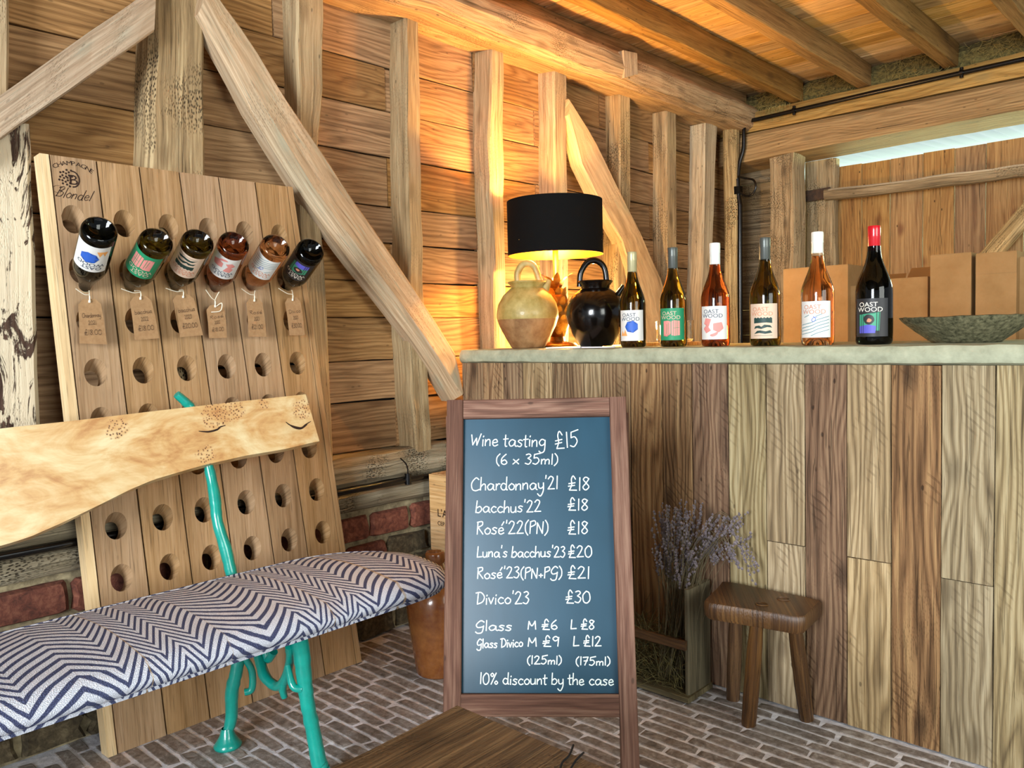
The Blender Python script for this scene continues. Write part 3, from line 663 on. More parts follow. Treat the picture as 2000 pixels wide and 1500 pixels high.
# ================================================================ COUNTER
YC = 2.115
ct = thing('bar_counter', 'bar counter clad in vertical reclaimed oak boards under a stone top', 'counter', (1.2, 2.4, 0))
us = [906, 946, 986, 1023, 1081, 1142, 1176, 1232, 1295, 1352, 1422, 1496, 1571, 1653, 1740, 1838, 1943, 2050, 2180, 2330]
tones = [(.9, .86, .82), (1.05, 1, .97), (.85, .82, .8), (1.1, 1.05, 1), (.95, .95, .9), (1.05, 1, .92), (.85, .83, .8), (.95, .88, .8), (1.0, .95, .88), (.82, .72, .70),
         (.90, .94, .86), (1.08, 1.04, .95), (.70, .62, .60), (1.18, 1.10, .94), (1.25, 1.08, .85), (.88, .88, .80), (1.0, 1.02, .92), (.9, .85, .78), (1, .9, .8)]
for i, (a_, b_) in enumerate(zip(us, us[1:])):
    vm = 900; xa, xb = PX(a_, vm, 1, YC).x, PX(b_, vm, 1, YC).x
    joins = {11: [PX(1535, 1062, 1, YC).z], 13: [PX(1697, 1094, 1, YC).z], 15: [PX(1890, 1138, 1, YC).z], 8: [.45], 4: [.6], 17: [.5]}.get(i, [])
    zz = [0.002] + joins + [.957]
    for z0, z1 in zip(zz, zz[1:]):
        t = tones[i]; k = random.uniform(.93, 1.07)
        beam('counter_board', ((xa + xb) / 2, YC + .012 + random.uniform(-.002, .002), z0 + .001), ((xa + xb) / 2, YC + .012, z1 - .001), xb - xa - .0022, .02, (1, 0, 0),
             M['reclaim2'] if i in (3, 5, 10, 11, 13, 15, 16) else M['reclaim'], ct, ch=.0015, amp=.0012, seg=8, tint=(t[0] * k, t[1] * k, t[2] * k, 1))
MB().box((.08, YC + .025, .0), (3.05, 2.72, .95)).build('carcass', M['dark'], ct)
# stone worktop with a rough front edge
m = MB(); rings = []
nseg = 90
for i in range(nseg + 1):
    x = .055 + i * (3.1 - .055) / nseg; e = 0.0 if i not in (0, nseg) else .012
    r = [(YC + .01, .955), (YC - .008 + e, .962), (YC - .013 + e, .975), (YC - .012 + e, .990), (YC - .003 + e, 1.0035), (YC + .02, 1.006), (2.74, 1.006), (2.74, .955)]
    rings.append([V((x, y_, z_)) + (noise.noise_vector(V((x, y_, z_)) * 30) * .003 if y_ < 2.2 else V()) for y_, z_ in r])
m.loft(rings); wt = m.build('worktop', M['stone'], smooth=True, auto=40); tag(wt, 'greenish grey stone bar top with a rough rounded front edge', 'worktop')
ZT = 1.0065

# ================================================================ BOTTLES
BP = [(0.0001, .022), (.018, .018), (.030, .004), (.034, 0), (.039, .003), (.041, .010), (.0415, .03), (.0415, .10), (.0415, .138), (.0405, .150), (.0375, .163), (.0325, .178), (.0265, .194), (.0210, .210), (.0170, .226), (.0150, .242), (.0145, .255)]
def label_art(kind, root, r, zc, H_, W_):
    """label panel and print wrapped on a cylinder radius r, centred on local +X"""
    def to3(x, y, lift): a = x / r; q = r + .0004 + lift; return (q * math.cos(a), q * math.sin(a), zc + y)
    bgm = {1: 'paint_white', 2: 'green_l', 3: 'beige_l', 4: 'paint_white', 5: 'paint_white', 6: 'grey_l'}[kind]
    mb = MB(); n = 20; v = []
    for i in range(n + 1):
        x = -W_ / 2 + W_ * i / n; v += [to3(x, -H_ / 2, 0), to3(x, H_ / 2, 0)]
    mb.add(v, [[2 * i, 2 * i + 2, 2 * i + 3, 2 * i + 1] for i in range(n)]); lab = mb.build('label', M[bgm], root, smooth=True, local=True)
    W2, H2 = W_ / 2, H_ / 2
    tcol = {1: 'navy', 2: 'beige_l', 3: 'salmon', 4: 'navy', 5: 'salmon', 6: 'cream'}[kind]
    tm = MB()
    for s, yy, fx in (('OAST', H2 - .021, 1.12), ('WOOD', H2 - .034, 1.12)):
        bm_to(tm, text_bm(s, .0165, fx), -W2 + (.012 if s == 'OAST' else .008), yy, to3, .0006, .003, True)
    lt = tm.build('lettering', M[tcol], lab, local=True)
    def art(mat, polys, smooth=0, lift=.0003, name='artwork'):
        a = MB()
        for p in polys: bm_to(a, poly_bm(p, smooth), 0, 0, to3, lift, .003, True)
        return a.build(name, M[mat], lab, local=True)
    def lines(mat, ls, w_, lift=.0005):
        a = MB()
        for p in ls: ribbon(a, [(q.x, q.y) for q in catmull([V((x, y, 0)) for x, y in p], 5)], w_, to3, lift)
        return a.build('line_artwork', M[mat], lab, local=True)
    if kind == 1:
        art('orange', [[(-W2 + .006, -H2 + .016), (-W2 + .012, -H2 + .034), (-W2 + .017, -H2 + .022), (-W2 + .023, -H2 + .036), (-W2 + .031, -H2 + .016)]])
        pts = [(.002 + (.015 + .007 * (k % 2)) * math.cos(k * math.pi / 7), -.004 + (.013 + .007 * (k % 2)) * math.sin(k * math.pi / 7)) for k in range(14)]
        art('blue', [pts], 4, .0004)
    elif kind == 2:
        art('pink', [[(-.026, -.036), (-.02, -.030), (-.014, -.038), (-.008, -.026), (-.002, -.030), (-.002, .008), (-.010, .011), (-.026, .010)], [(0, -.034), (.010, -.036), (.026, -.034), (.026, .010), (.006, .012), (0, .008)]])
        lines('green_l', [[(.006, -.036), (.007, .012)], [(.013, -.036), (.014, .012)], [(.018, -.036), (.019, .012)], [(.006, -.012), (.024, -.010)], [(-.016, -.03), (-.014, 0)], [(-.010, -.03), (-.009, .004)]], .0011)
    elif kind == 3:
        top = [(-.026, -.006)] + [(-.026 + i * .0043, .008 + (.003 if i % 2 else 0)) for i in range(13)] + [(.026, -.006), (.01, -.004), (-.01, -.005)]
        art('dkgreen', [top, [(-.026, -.022), (-.022, -.014), (-.010, -.012), (-.004, -.016), (.004, -.010), (.020, -.012), (.026, -.019), (.012, -.017), (-.004, -.022), (-.016, -.019)],
                        [(-.026, -.036), (-.016, -.027), (-.006, -.026), (.008, -.029), (.020, -.026), (.026, -.033), (.006, -.036), (-.010, -.033)]])
        lines('dkgreen', [[(-.026, -.040), (.0, -.041), (.026, -.040)]], .0008)
    elif kind == 4:
        def blob(cx, cy, r0, k0, n=9): return [(cx + (r0 + (.003 if k % 2 else -.003)) * math.cos(2 * math.pi * k / n + k0), cy + (r0 + (.003 if k % 2 else -.002)) * math.sin(2 * math.pi * k / n + k0)) for k in range(n)]
        art('pink', [blob(-.017, .002, .011, 0), blob(-.019, -.018, .010, 1), blob(.014, -.012, .014, 2, 11), [(-.01, -.036), (.004, -.030), (.014, -.026), (.010, -.036), (-.002, -.041)]], 3)
    elif kind == 5:
        lines('tealink', [[(-W2 + .003, -.040 + i * .0085), (-.01, -.034 + i * .0085), (.008, -.026 + i * .0085), (W2 - .006, -.018 + i * .0085)] for i in range(4)] + [[(-.01, -.044), (.008, -.036), (W2 - .006, -.028)], [(-.030, .006), (-.016, .012)], [(.002, .008), (.018, .014)]], .0014)
        lines('blue', [[(-.004, .008), (.002, .002), (-.002, -.006), (-.008, -.003), (-.004, .004), (.006, .006)]], .0013, .0007)
    else:
        art('sea', [[(-.030, -.034), (.020, -.034), (.022, .014), (.006, .010), (-.030, .008)]])
        art('violet', [[(-.030, -.040), (.010, -.040), (.012, -.022), (-.006, -.018), (-.030, -.022)]], 0, .0005)
        art('grey_l', [[(-.014, -.014), (-.002, -.018), (.008, -.008), (.004, .004), (-.008, .008), (-.018, .000)]], 4, .0006)
        art('salmon', [[(-.010, -.010), (-.002, -.012), (.002, -.006), (-.006, -.002)]], 3, .0008)
        lines('grey_l', [[(-.024, -.040), (-.023, .010)], [(-.019, -.040), (-.018, .006)], [(.013, -.040), (.014, .018)], [(.018, -.040), (.020, .018)]], .0013, .0009)
def bottle(lb, glass, cap, kind, mat4, rs=1.0, capl=.064, face=0.0, group='wine bottles'):
    root = thing('wine_bottle', lb, 'bottle', (0, 0, 0), group)
    mb = MB(); pf = [(r * rs, z) for r, z in BP] + [(.0001, .256)]; mb.lathe(pf, 40); g = mb.build('glass_body', M[glass], root, smooth=True, local=True, auto=60)
    mb = MB(); c = .307
    mb.lathe([(.0149, c - capl), (.0155, c - capl + .001), (.0153, c - .030), (.0160, c - .028), (.0160, c - .025), (.0155, c - .0245), (.0158, c - .012), (.0158, c - .002), (.0150, c), (.0001, c)], 28)
    mb.build('screw_cap', M[cap], root, smooth=True, local=True, auto=40)
    label_art(kind, root, .0415 * rs, .070, .098, .086)
    root.matrix_world = mat4 @ Matrix.Rotation(face, 4, 'Z'); return root
spec = [(1237, 676, 'gdark', 'capgold', 1, 1.0, 'dark wine bottle with pale gold cap and blue flower label, on the bar'),
        (1316, 674, 'gdark', 'capgrey', 2, 1.0, 'dark wine bottle with grey cap and green label, standing on the bar'),
        (1398, 672, 'gred', 'capwhite', 4, 1.03, 'red-amber rose bottle with white cap and pink petal label, on the bar'),
        (1495, 671, 'gdark', 'capgrey', 3, 1.04, 'olive glass bottle with grey cap and blush hillside label, on the bar'),
        (1597, 671, 'gamber', 'capwhite', 5, 1.05, 'pale amber bottle with white cap and wavy line label, on the bar'),
        (1707, 672, 'gblack', 'capred', 6, 1.1, 'black wine bottle with bright red cap and charcoal label, on the bar')]
for u, v, g, c, k, rs, lb in spec:
    p = PX(u, v, 1, 2.2); p.z = ZT; d = CAM - p
    bottle(lb, g, c, k, Matrix.Translation(p), rs, face=math.atan2(d.y, d.x) - .16, group='wine bottles standing on the bar')

# ================================================================ RIDDLING RACK
rk = thing('riddling_rack', 'leaning oak bottle rack of six planks with rows of slanting holes', 'bottle rack', (.15, 1.15, 0))
RN = V((1, 0, .083 / 1.53)); RD = .148; rn = RN.normalized(); TH = .042
def RP(y, z, off=0.0): return V((RD - RN.z * z, y, z)) + rn * off
def RH(u, v): return PL(u, v, RN, RD)
tY = [.700, .722, .834, .943, 1.053, 1.169, 1.285, 1.395, 1.412]; bY = [.752, .776, .905, 1.028, 1.159, 1.292, 1.408, 1.528, 1.547]
HZ = [1.375, 1.248, 1.118, .985, .860, .722, .585, .448, .312, .165]
hc = [[.767, .893, 1.011, 1.126, 1.239, 1.354], [.776, .899, 1.018, 1.131, 1.247, 1.365], [.784, .904, 1.025, 1.135, 1.254, 1.376], [.793, .914, 1.034, 1.153, 1.269, 1.387], [.799, .919, 1.036, 1.162, 1.278, 1.391],
      [.807, .928, 1.045, 1.169, 1.291, 1.408], [.815, .937, 1.054, 1.183, 1.305, 1.424], [.819, .946, 1.065, 1.192, 1.315, 1.435], [.825, .955, 1.074, 1.2, 1.33, 1.446], [.831, .963, 1.083, 1.21, 1.34, 1.457]]
def yat(i, z): k = z / 1.53; return bY[i] * (1 - k) + tY[i] * k
ZTOP = 1.532
for pI in range(6):
    gap = .0022
    yl = lambda z: yat(pI + 1, z) + gap; yr = lambda z: yat(pI + 2, z) - gap
    mb = MB(); zb = [ZTOP] + [(HZ[i] + HZ[i + 1]) / 2 for i in range(9)] + [.0]
    NE = 24
    for r_ in range(10):
        z1, z0 = zb[r_], zb[r_ + 1]; cy, cz = hc[r_][pI], HZ[r_]; cy = max(yl(cz) + .033, min(yr(cz) - .033, cy)); a_, b_ = .028, .036
        quad = [(yl(z0), z0), (yr(z0), z0), (yr(z1), z1), (yl(z1), z1)]
        outer = []
        for s in range(4):
            q0, q1 = quad[s], quad[(s + 1) % 4]
            for k in range(NE // 4): t = k / (NE // 4); outer.append((q0[0] * (1 - t) + q1[0] * t, q0[1] * (1 - t) + q1[1] * t))
        inner = []
        for (oy, oz) in outer:
            an = math.atan2((oz - cz) / b_, (oy - cy) / a_); inner.append((cy + a_ * math.cos(an), cz + b_ * math.sin(an)))
        for off, dz, sc, flip in ((0, 0, 1, 0), (-TH, -.020, .72, 1)):
            vs = [RP(y_, z_, off) for y_, z_ in outer] + [RP(cy + (y_ - cy) * sc, cz + (z_ - cz) * sc + dz, off) for y_, z_ in inner]
            fs = [[i, (i + 1) % NE, NE + (i + 1) % NE, NE + i] for i in range(NE)]
            al = outer + [(cy + (y_ - cy) * sc, cz + (z_ - cz) * sc) for y_, z_ in inner]
            mb.add(vs, fs, [[(al[k][0] + pI * .4, al[k][1]) for k in f] for f in fs])
        fr_ = [RP(y_, z_, 0) for y_, z_ in inner]; bk = [RP(cy + (y_ - cy) * .72, cz + (z_ - cz) * .72 - .020, -TH) for y_, z_ in inner]
        mb.add(fr_ + bk, [[i, (i + 1) % NE, NE + (i + 1) % NE, NE + i] for i in range(NE)], [[(i * .006 + pI, 0), (i * .006 + .006 + pI, 0), (i * .006 + .006 + pI, .04), (i * .006 + pI, .04)] for i in range(NE)])
    for zz_, ys in ((0, None), (ZTOP, None)):
        q = [RP(yl(zz_), zz_, 0), RP(yr(zz_), zz_, 0), RP(yr(zz_), zz_, -TH), RP(yl(zz_), zz_, -TH)]; mb.add(q, [[0, 1, 2, 3]])
    for fy in (yl, yr):
        q = [RP(fy(0), 0, 0), RP(fy(ZTOP), ZTOP, 0), RP(fy(ZTOP), ZTOP, -TH), RP(fy(0), 0, -TH)]; mb.add(q, [[0, 1, 2, 3]], [[(0, 0), (0, 1.5), (.04, 1.5), (.04, 0)]])
    me = mb; o = MB.build(me, 'plank', M['rack'], rk)
for i0, mt in ((0, 'rackedge'), (7, 'rack')):
    mb = MB(); rings = []
    for k in range(5):
        z = ZTOP * k / 4; a_, b_ = yat(i0, z), yat(i0 + 1, z) - .0015
        if i0: a_ -= 0.0; b_ += .0015
        rings.append([RP(a_, z, .002), RP(b_, z, .002), RP(b_, z, -TH), RP(a_, z, -TH)])
    mb.loft(rings); mb.build('side_stile', M[mt], rk)
# brand on first plank
O = RH(138, 345); ya = (RH(188, 345) - O).normalized()
def stamp3(x, y, lift):  # x metres right, y up
    return RP(O.y + x, O.z + y, .0006 + lift)
bw = MB(); word = 'CHAMPAGNE'
for i, ch_ in enumerate(word):
    an = R_(124 - i * 8.6); R0 = .072; bmx = text_bm(ch_, .0155, 1.25)
    cx, cy = .006 + R0 * math.cos(an), -.043 + R0 * math.sin(an); rot = an - math.pi / 2
    for v_ in bmx.verts: x_, y_ = v_.co.x - .004, v_.co.y; v_.co.x, v_.co.y = x_ * math.cos(rot) - y_ * math.sin(rot), x_ * math.sin(rot) + y_ * math.cos(rot)
    bm_to(bw, bmx, cx, cy, stamp3, 0)
hand(bw, 'ßlondel', -.040, -.054, .044, -.058, .027, .0018, stamp3, 0, slant=.45)
ribbon(bw, [(q.x, q.y) for q in catmull([V((-.046, -.034, 0)), V((-.034, -.026, 0)), V((-.020, -.032, 0)), V((-.030, -.044, 0)), V((-.048, -.040, 0))], 5)], .0008, stamp3, 0)
bm_to(bw, text_bm('B', .036, 1.15), -.006, -.020, stamp3, 0)
for k in range(26):
    an = k * 2.4; r0 = .0045 * math.sqrt(k); cx, cy = -.008 + r0 * math.cos(an) * .9, -.004 + r0 * math.sin(an)
    if cx < .004: bm_to(bw, poly_bm([(cx + .003 * math.cos(t), cy + .003 * math.sin(t)) for t in [k2 * 1.05 for k2 in range(6)]]), 0, 0, stamp3, 0)
ribbon(bw, [(.004 + .016 * math.cos(t * .35 - 1.6), -.006 + .02 * math.sin(t * .35 - 1.6)) for t in range(10)], .0035, stamp3, 0)
bw.build('branded_mark', M['brownink'], rk)

# bottles in the rack
rb = [(195, 447, 166, 566, 'gblack', 1, 'black bottle with white and blue label hanging in the rack, leftmost', 'Chardonnay', '£18.00'),
      (307, 470, 255, 566, 'gdark', 2, 'bottle with green and pink label hanging neck down in the rack', 'Bacchus', '£18.00'),
      (388, 471, 342, 565, 'gdark', 3, 'dark bottle with blush hillside label hanging neck down in the rack', 'Bacchus', '£20.00'),
      (458, 475, 420, 568, 'gred', 4, 'red rose bottle with pink petal label hanging neck down in the rack', 'Rosé', '£18.00'),
      (540, 480, 490, 566, 'gamber', 5, 'amber bottle with white wavy line label hanging neck down in the rack', 'Rosé', '£21.00'),
      (608, 488, 562, 565, 'gblack', 6, 'black bottle with charcoal label hanging in the rack, nearest its right edge', 'Divico', '£30.00')]
tagpx = [[(152, 585), (195, 583), (208, 673), (154, 671)], [(252, 580), (293, 577), (310, 661), (262, 664)], [(335, 577), (376, 574), (395, 655), (350, 659)], [(402, 598), (436, 592), (442, 660), (407, 661)], [(480, 583), (511, 583), (519, 658), (484, 658)], [(555, 583), (585, 580), (594, 655), (564, 655)]]
tcap = ['kraft paper price tag on string, leftmost on the rack', 'kraft price tag under the green labelled bottle', 'kraft price tag under the blush labelled bottle', 'kraft price tag with knotted string under the red rose bottle', 'kraft price tag under the amber bottle with wavy label', 'kraft price tag under the rack bottle nearest the right edge']
for i, (ub, vb, un, vn, g, k, lb, t1, t2) in enumerate(rb):
    Hh = RH(un, vn - 8); Bp = PX(ub, vb, 0, .285)
    a = (Hh - Bp).normalized(); xc = (CAM - Bp); xc = (xc - a * xc.dot(a)).normalized(); yc = a.cross(xc)
    mt = Matrix((xc, yc, a)).transposed().to_4x4(); mt.translation = Bp
    bottle(lb, g, ['capgold', 'capgrey', 'capgrey', 'capwhite', 'capwhite', 'capred'][i], k, mt, .98, face=.12, group='bottles hanging in the rack')
    # tag
    q = tagpx[i]; off = .03
    P4 = [PL(u, v, RN, RD + off) for u, v in q]  # TL TR BR BL
    TL, TR, BR, BL = P4; tg = thing('price_tag', tcap[i], 'tag', TL.lerp(TR, .5), 'price tags hanging under the rack bottles')
    def tp(x, y, lift, TL=TL, TR=TR, BR=BR, BL=BL):
        return TL.lerp(TR, x).lerp(BL.lerp(BR, x), y) + rn * lift + rn * (.006 * math.sin(y * 2.4))
    mb = MB(); out = [(.22, 0), (.78, 0), (1, .12), (1, .5), (1, 1), (0, 1), (0, .5), (0, .12)]
    mb.loft([[tp(x, y, -.0004) for x, y in out], [tp(x, y, .0004) for x, y in out]]); mb.build('card', M['kraft'], tg)
    mb = MB(); t3 = lambda x, y, l: tp(x, 1 - y, .0008 + l)
    hand(mb, t1, .12, .58, .9, .60, .10, .012, t3, 0); hand(mb, '20' + ('21' if i == 0 else '22' if i in (1, 3) else '23'), .35, .42, .68, .43, .09, .012, t3, 0); hand(mb, t2, .18, .20, .85, .21, .11, .014, t3, 0)
    mb.build('handwriting', M['pen'], tg)
    mb = MB(); tip = tp(.5, .08, .001); nk = [PX(un - 18, vn - 2, 0, tip.x + .012), PX(un + 8, vn + 2, 0, tip.x + .012)]
    md = tip + V((.002, 0, .018)); mb.tube(catmull([nk[0], nk[0].lerp(md, .6) + V((0, 0, -.004)), md, tip], 5), .0012, 6); mb.tube(catmull([nk[1], md + V((0, 0, .003)), tip], 5), .0012, 6)
    if i == 3: mb.tube(catmull([tip, tip + V((.004, .018, .012)), tip + V((.006, .012, -.010)), tip + V((.004, -.014, -.014))], 5), .0014, 6)
    mb.tube([tip + V((.001, 0, .006)), tip], .003, 8); mb.build('string', M['string'], tg, smooth=True)

# ================================================================ BENCH
bn = thing('garden_bench', 'bench with teal cast branch legs, chevron cushion and live-edge burl backrest', 'bench', (.5, .5, 0))
# seat cushion: cross-section loft along Y with rounded end
cz0, cz1 = .398, .468; rings = []; YE = 1.405; nS = 70
def xb_(y): return .375 if y < 1.1 else .375 + .0
for i in range(nS + 1):
    y = -.45 + (YE + .45) * (1 - (1 - i / nS) ** 1.0) if i < nS - 14 else None
    if y is None:
        k = (i - (nS - 14)) / 14; ys = -.45 + (YE + .45) * (nS - 15) / nS; y = ys + (YE - ys) * math.sin(k * math.pi / 2)
    rem = max(0, (YE - y)); ins = 0
    e = .30
    if rem < e:
        k = 1 - rem / e; fbk = .36 * (1 - math.sqrt(max(0, 1 - k ** 2.6))) ; ffr = .07 * (1 - math.sqrt(max(0, 1 - k ** 6)))
    else: fbk = ffr = 0
    x0 = .362 + fbk * .75; x1 = .800 - ffr * 1.0
    th = 1.0 if rem > .03 else math.sqrt(max(.02, rem / .03)); zc = .43
    prof = []
    crown = .014
    def put(x, z): prof.append(V((x, y, zc + (z - zc) * th)))
    r = .032
    for a in range(6): an = -math.pi / 2 + a * math.pi / 10; put(x1 - r + r * math.cos(an), cz0 + .01 + r * (1 + math.sin(an)) * .9)
    for a in range(9): t = a / 8; put((x1 - r) * (1 - t) + (x0 + r) * t, cz1 - .004 + crown * math.sin(t * math.pi))
    for a in range(6): an = math.pi / 2 + a * math.pi / 10; put(x0 + r - r * math.cos(an - math.pi / 2 + math.pi / 2) * -1 if False else x0 + r + r * math.cos(an), cz0 + .01 + r * (1 + math.sin(an)) * .9)
    put(x0 + r, cz0); put(x1 - r, cz0)
    rings.append(prof)
mb = MB(); mb.loft(rings); mb.build('seat_cushion', M['cushion'], bn, smooth=True, auto=75)
MB().box((.43, -.42, .378), (.69, 1.20, .400)).build('seat_board', M['table'], bn)
# burl backrest slab
BX = .285; lean = .16
bnrm = V((1, 0, lean)); bd = BX + lean * .80; bnn = bnrm.normalized()
up_ = [(-700, 915), (-300, 871), (0, 837), (150, 821), (300, 803), (450, 786), (597, 770)]
lo_ = [(-700, 1170), (-300, 1125), (0, 1066), (60, 1048), (120, 1022), (190, 988), (250, 958), (300, 937), (350, 922), (400, 908), (480, 890), (560, 876), (624, 862)]
UA = resample([PL(u, v, bnrm, bd) for u, v in up_], 60); LA = resample([PL(u, v, bnrm, bd) for u, v in lo_], 60); rings = []
for a_, b_ in zip(UA, LA):
    j = noise.noise(V((a_.y * 9, 0, 0))) * .002; c = a_.lerp(b_, .5)
    rings.append([b_ + V((0, 0, j)), a_, a_ - bnn * .028, b_ - bnn * .024 + V((0, 0, -.008))])
mb = MB(); n = len(rings); mb.loft(rings)
mb.uv = [[(mb.v[k][1], mb.v[k][2]) for k in f] for f in mb.f]
mb.build('backrest', M['burl'], bn)
# dark burl clefts
for pts in ([(388, 842), (398, 843), (409, 843), (424, 839), (430, 834), (440, 831)], [(558, 824), (566, 830), (582, 835), (590, 835), (597, 829), (607, 823)], [(562, 827), (574, 835), (588, 837), (600, 829)]):
    P3 = catmull([PL(u, v, bnrm, bd) + bnn * .0002 for u, v in pts], 5); MB().tube(P3, [.0008 + .0017 * math.sin(math.pi * k / (len(P3) - 1)) for k in range(len(P3))], 6).build('bark_cleft', M['brownink'], bn, smooth=True)
def knobbly(mb, pts, rad, n=10, jit=.12):
    P3 = catmull(pts, 5); Rr = resample([V((r, 0, 0)) for r in rad], len(P3) - 1) if False else [rad[min(len(rad) - 1, int(k * (len(rad) - 1) / (len(P3) - 1)))] * (1 - ((k * (len(rad) - 1) / (len(P3) - 1)) % 1)) + rad[min(len(rad) - 1, int(k * (len(rad) - 1) / (len(P3) - 1)) + 1)] * ((k * (len(rad) - 1) / (len(P3) - 1)) % 1) for k in range(len(P3))]
    Rr = [r * (1 + jit * noise.noise(V((k * .8, r * 100, 1)))) for k, r in enumerate(Rr)]
    mb.tube(P3, Rr, n)
def bench_end(dy):
    D = V((0, dy, 0)); mb = MB(); XR, XFt = .345, .66
    g = lambda u, v, x: PX(u, v, 0, x) + D
    foot = PX(445, 1458, 2, 0.0) + D
    rear = [V((foot.x, foot.y, .0)), V((foot.x, foot.y, .03)), g(452, 1400, XR - .01), g(453, 1350, XR), g(462, 1310, XR + .01), g(466, 1270, XR + .01), g(468, 1235, XR + .02)]
    knobbly(mb, rear, [.014, .014, .016, .018, .016, .018, .018])
    mb.lathe([(.0001, .0), (.034, .0), (.036, .006), (.030, .014), (.020, .030), (.014, .050)], 20, (foot.x, foot.y, 0.0))
    mb.tube(catmull([g(478, 1285, XR + .02), g(492, 1310, XR + .03), g(492, 1345, XR + .03), g(478, 1352, XR + .02)], 5), .0095, 8)
    mb.build('rear_leg', M['teal'], bn, smooth=True, auto=80)
    mb = MB()
    f0 = V((.672, 1.045, 0)) + D
    knobbly(mb, [f0, f0 + V((-.004, 0, .04)), g(622, 1485, .665), g(612, 1430, .655), g(600, 1370, .65), g(594, 1320, .645), g(588, 1270, .64), g(580, 1235, .64)], [.018, .019, .019, .018, .017, .019, .021, .022])
    mb.lathe([(.0001, .0), (.032, .0), (.033, .006), (.024, .020), (.018, .04)], 20, (f0.x, f0.y, 0))
    mb.build('front_leg', M['teal'], bn, smooth=True, auto=80)
    mb = MB()
    knobbly(mb, [g(500, 1262, .40), g(508, 1290, .44), g(518, 1322, .48), g(540, 1340, .52), g(556, 1328, .56), g(566, 1290, .60), g(565, 1262, .63)], [.011, .013, .014, .012, .012, .010, .010])
    knobbly(mb, [g(556, 1330, .56), g(552, 1345, .55), g(556, 1362, .55)], [.010, .010, .008])
    knobbly(mb, [g(520, 1272, .45), g(524, 1288, .46), g(534, 1272, .48)], [.012, .010, .012])
    knobbly(mb, [g(562, 1300, .61), g(572, 1340, .635), g(590, 1345, .65)], [.008, .009, .010])
    mb.build('branch_stretcher', M['teal'], bn, smooth=True, auto=80)
    mb = MB()
    knobbly(mb, [g(468, 1180, .36), g(452, 1120, .345), g(440, 1070, .33), g(425, 1020, .315), g(420, 975, .295), g(412, 930, .275), g(402, 890, .262), g(388, 840, .255), g(374, 800, .25), g(362, 785, .25), g(345, 770, .25)], [.017, .015, .016, .014, .015, .014, .013, .012, .013, .012, .010])
    mb.build('back_support', M['teal'], bn, smooth=True, auto=80)
bench_end(0.0); bench_end(-1.15)
# long brace under seat so the back is carried

# ================================================================ CHALKBOARD
BO = V((1.0660663, 1.07221985, 0)); BA = V((.77458901, .63246491, 0)); BU = V((-.17534383, .21474615, .96080104)); BNn = BA.cross(BU) * -1
if BNn.dot(CAM - BO) < 0: BNn = -BNn
bb = thing('chalkboard_sign', 'freestanding chalkboard in a stained wooden frame with white handwritten prices', 'chalkboard', (1.1, 1.3, 0))
Wd, Lh = .413, .9408
def B3(s, t, o=0.0): return BO + BA * s + BU * t + BNn * o
def bbeam(name, s0, t0, s1, t1, w_, d_=.022, off=0.0):
    p0, p1 = B3(s0, t0, off), B3(s1, t1, off); ax = BU.cross(BNn) if abs(t1 - t0) > abs(s1 - s0) else BU
    return beam(name, p0, p1, w_, d_, ax, M['frame'], bb, ch=.002, amp=.0005, seg=6)
bbeam('frame_post', .019, 0, .019, Lh, .038); bbeam('frame_post', Wd - .019, 0, Wd - .019, Lh, .038)
bbeam('frame_rail', .0385, Lh - .022, Wd - .0385, Lh - .022, .044); bbeam('frame_rail', .0385, .275, Wd - .0385, .275, .046)
mb = MB(); c4 = [B3(.036, .290, -.004), B3(Wd - .036, .290, -.004), B3(Wd - .036, .902, -.004), B3(.036, .902, -.004)]
mb.loft([[p - BNn * .006 for p in c4], c4]); mb.build('writing_panel', M['bb'], bb)
# rear frame
for s in (.010, Wd - .010):
    top = B3(s, Lh - .03, -.03); ft = V((top.x, top.y, 0)) + BNn * .03; ft.z = 0
    beam('rear_leg', ft, top, .034, .02, BA, M['frame'], bb, ch=.002, amp=.0005, seg=5)
p0, p1 = B3(.02, .3, -.03), B3(Wd - .02, .3, -.03)
d_ = V((0, 0, .12)) - BNn * .0
tl = [V((B3(s, Lh - .03, -.03).x, B3(s, Lh - .03, -.03).y, 0)) for s in (.036, Wd - .036)]
tt = [B3(s, Lh - .03, -.03) for s in (.036, Wd - .036)]
rl = [((t + BNn * .03) * 1.0).lerp(T, .3) for t, T in zip(tl, tt)]
for r_, t in zip(rl, tl): r_.z = .27
beam('rear_rail', rl[0], rl[1], .034, .02, (0, 0, 1), M['frame'], bb, ch=.002, amp=.0005, seg=4)
mb = MB()
def bpx(u, v):
    n = BNn; q = PL(u, v, n, n.dot(BO) - .004); d = q - BO; return d.dot(BA), d.dot(BU)
bt3 = lambda x, y, l: B3(x, y, -.004 + l)
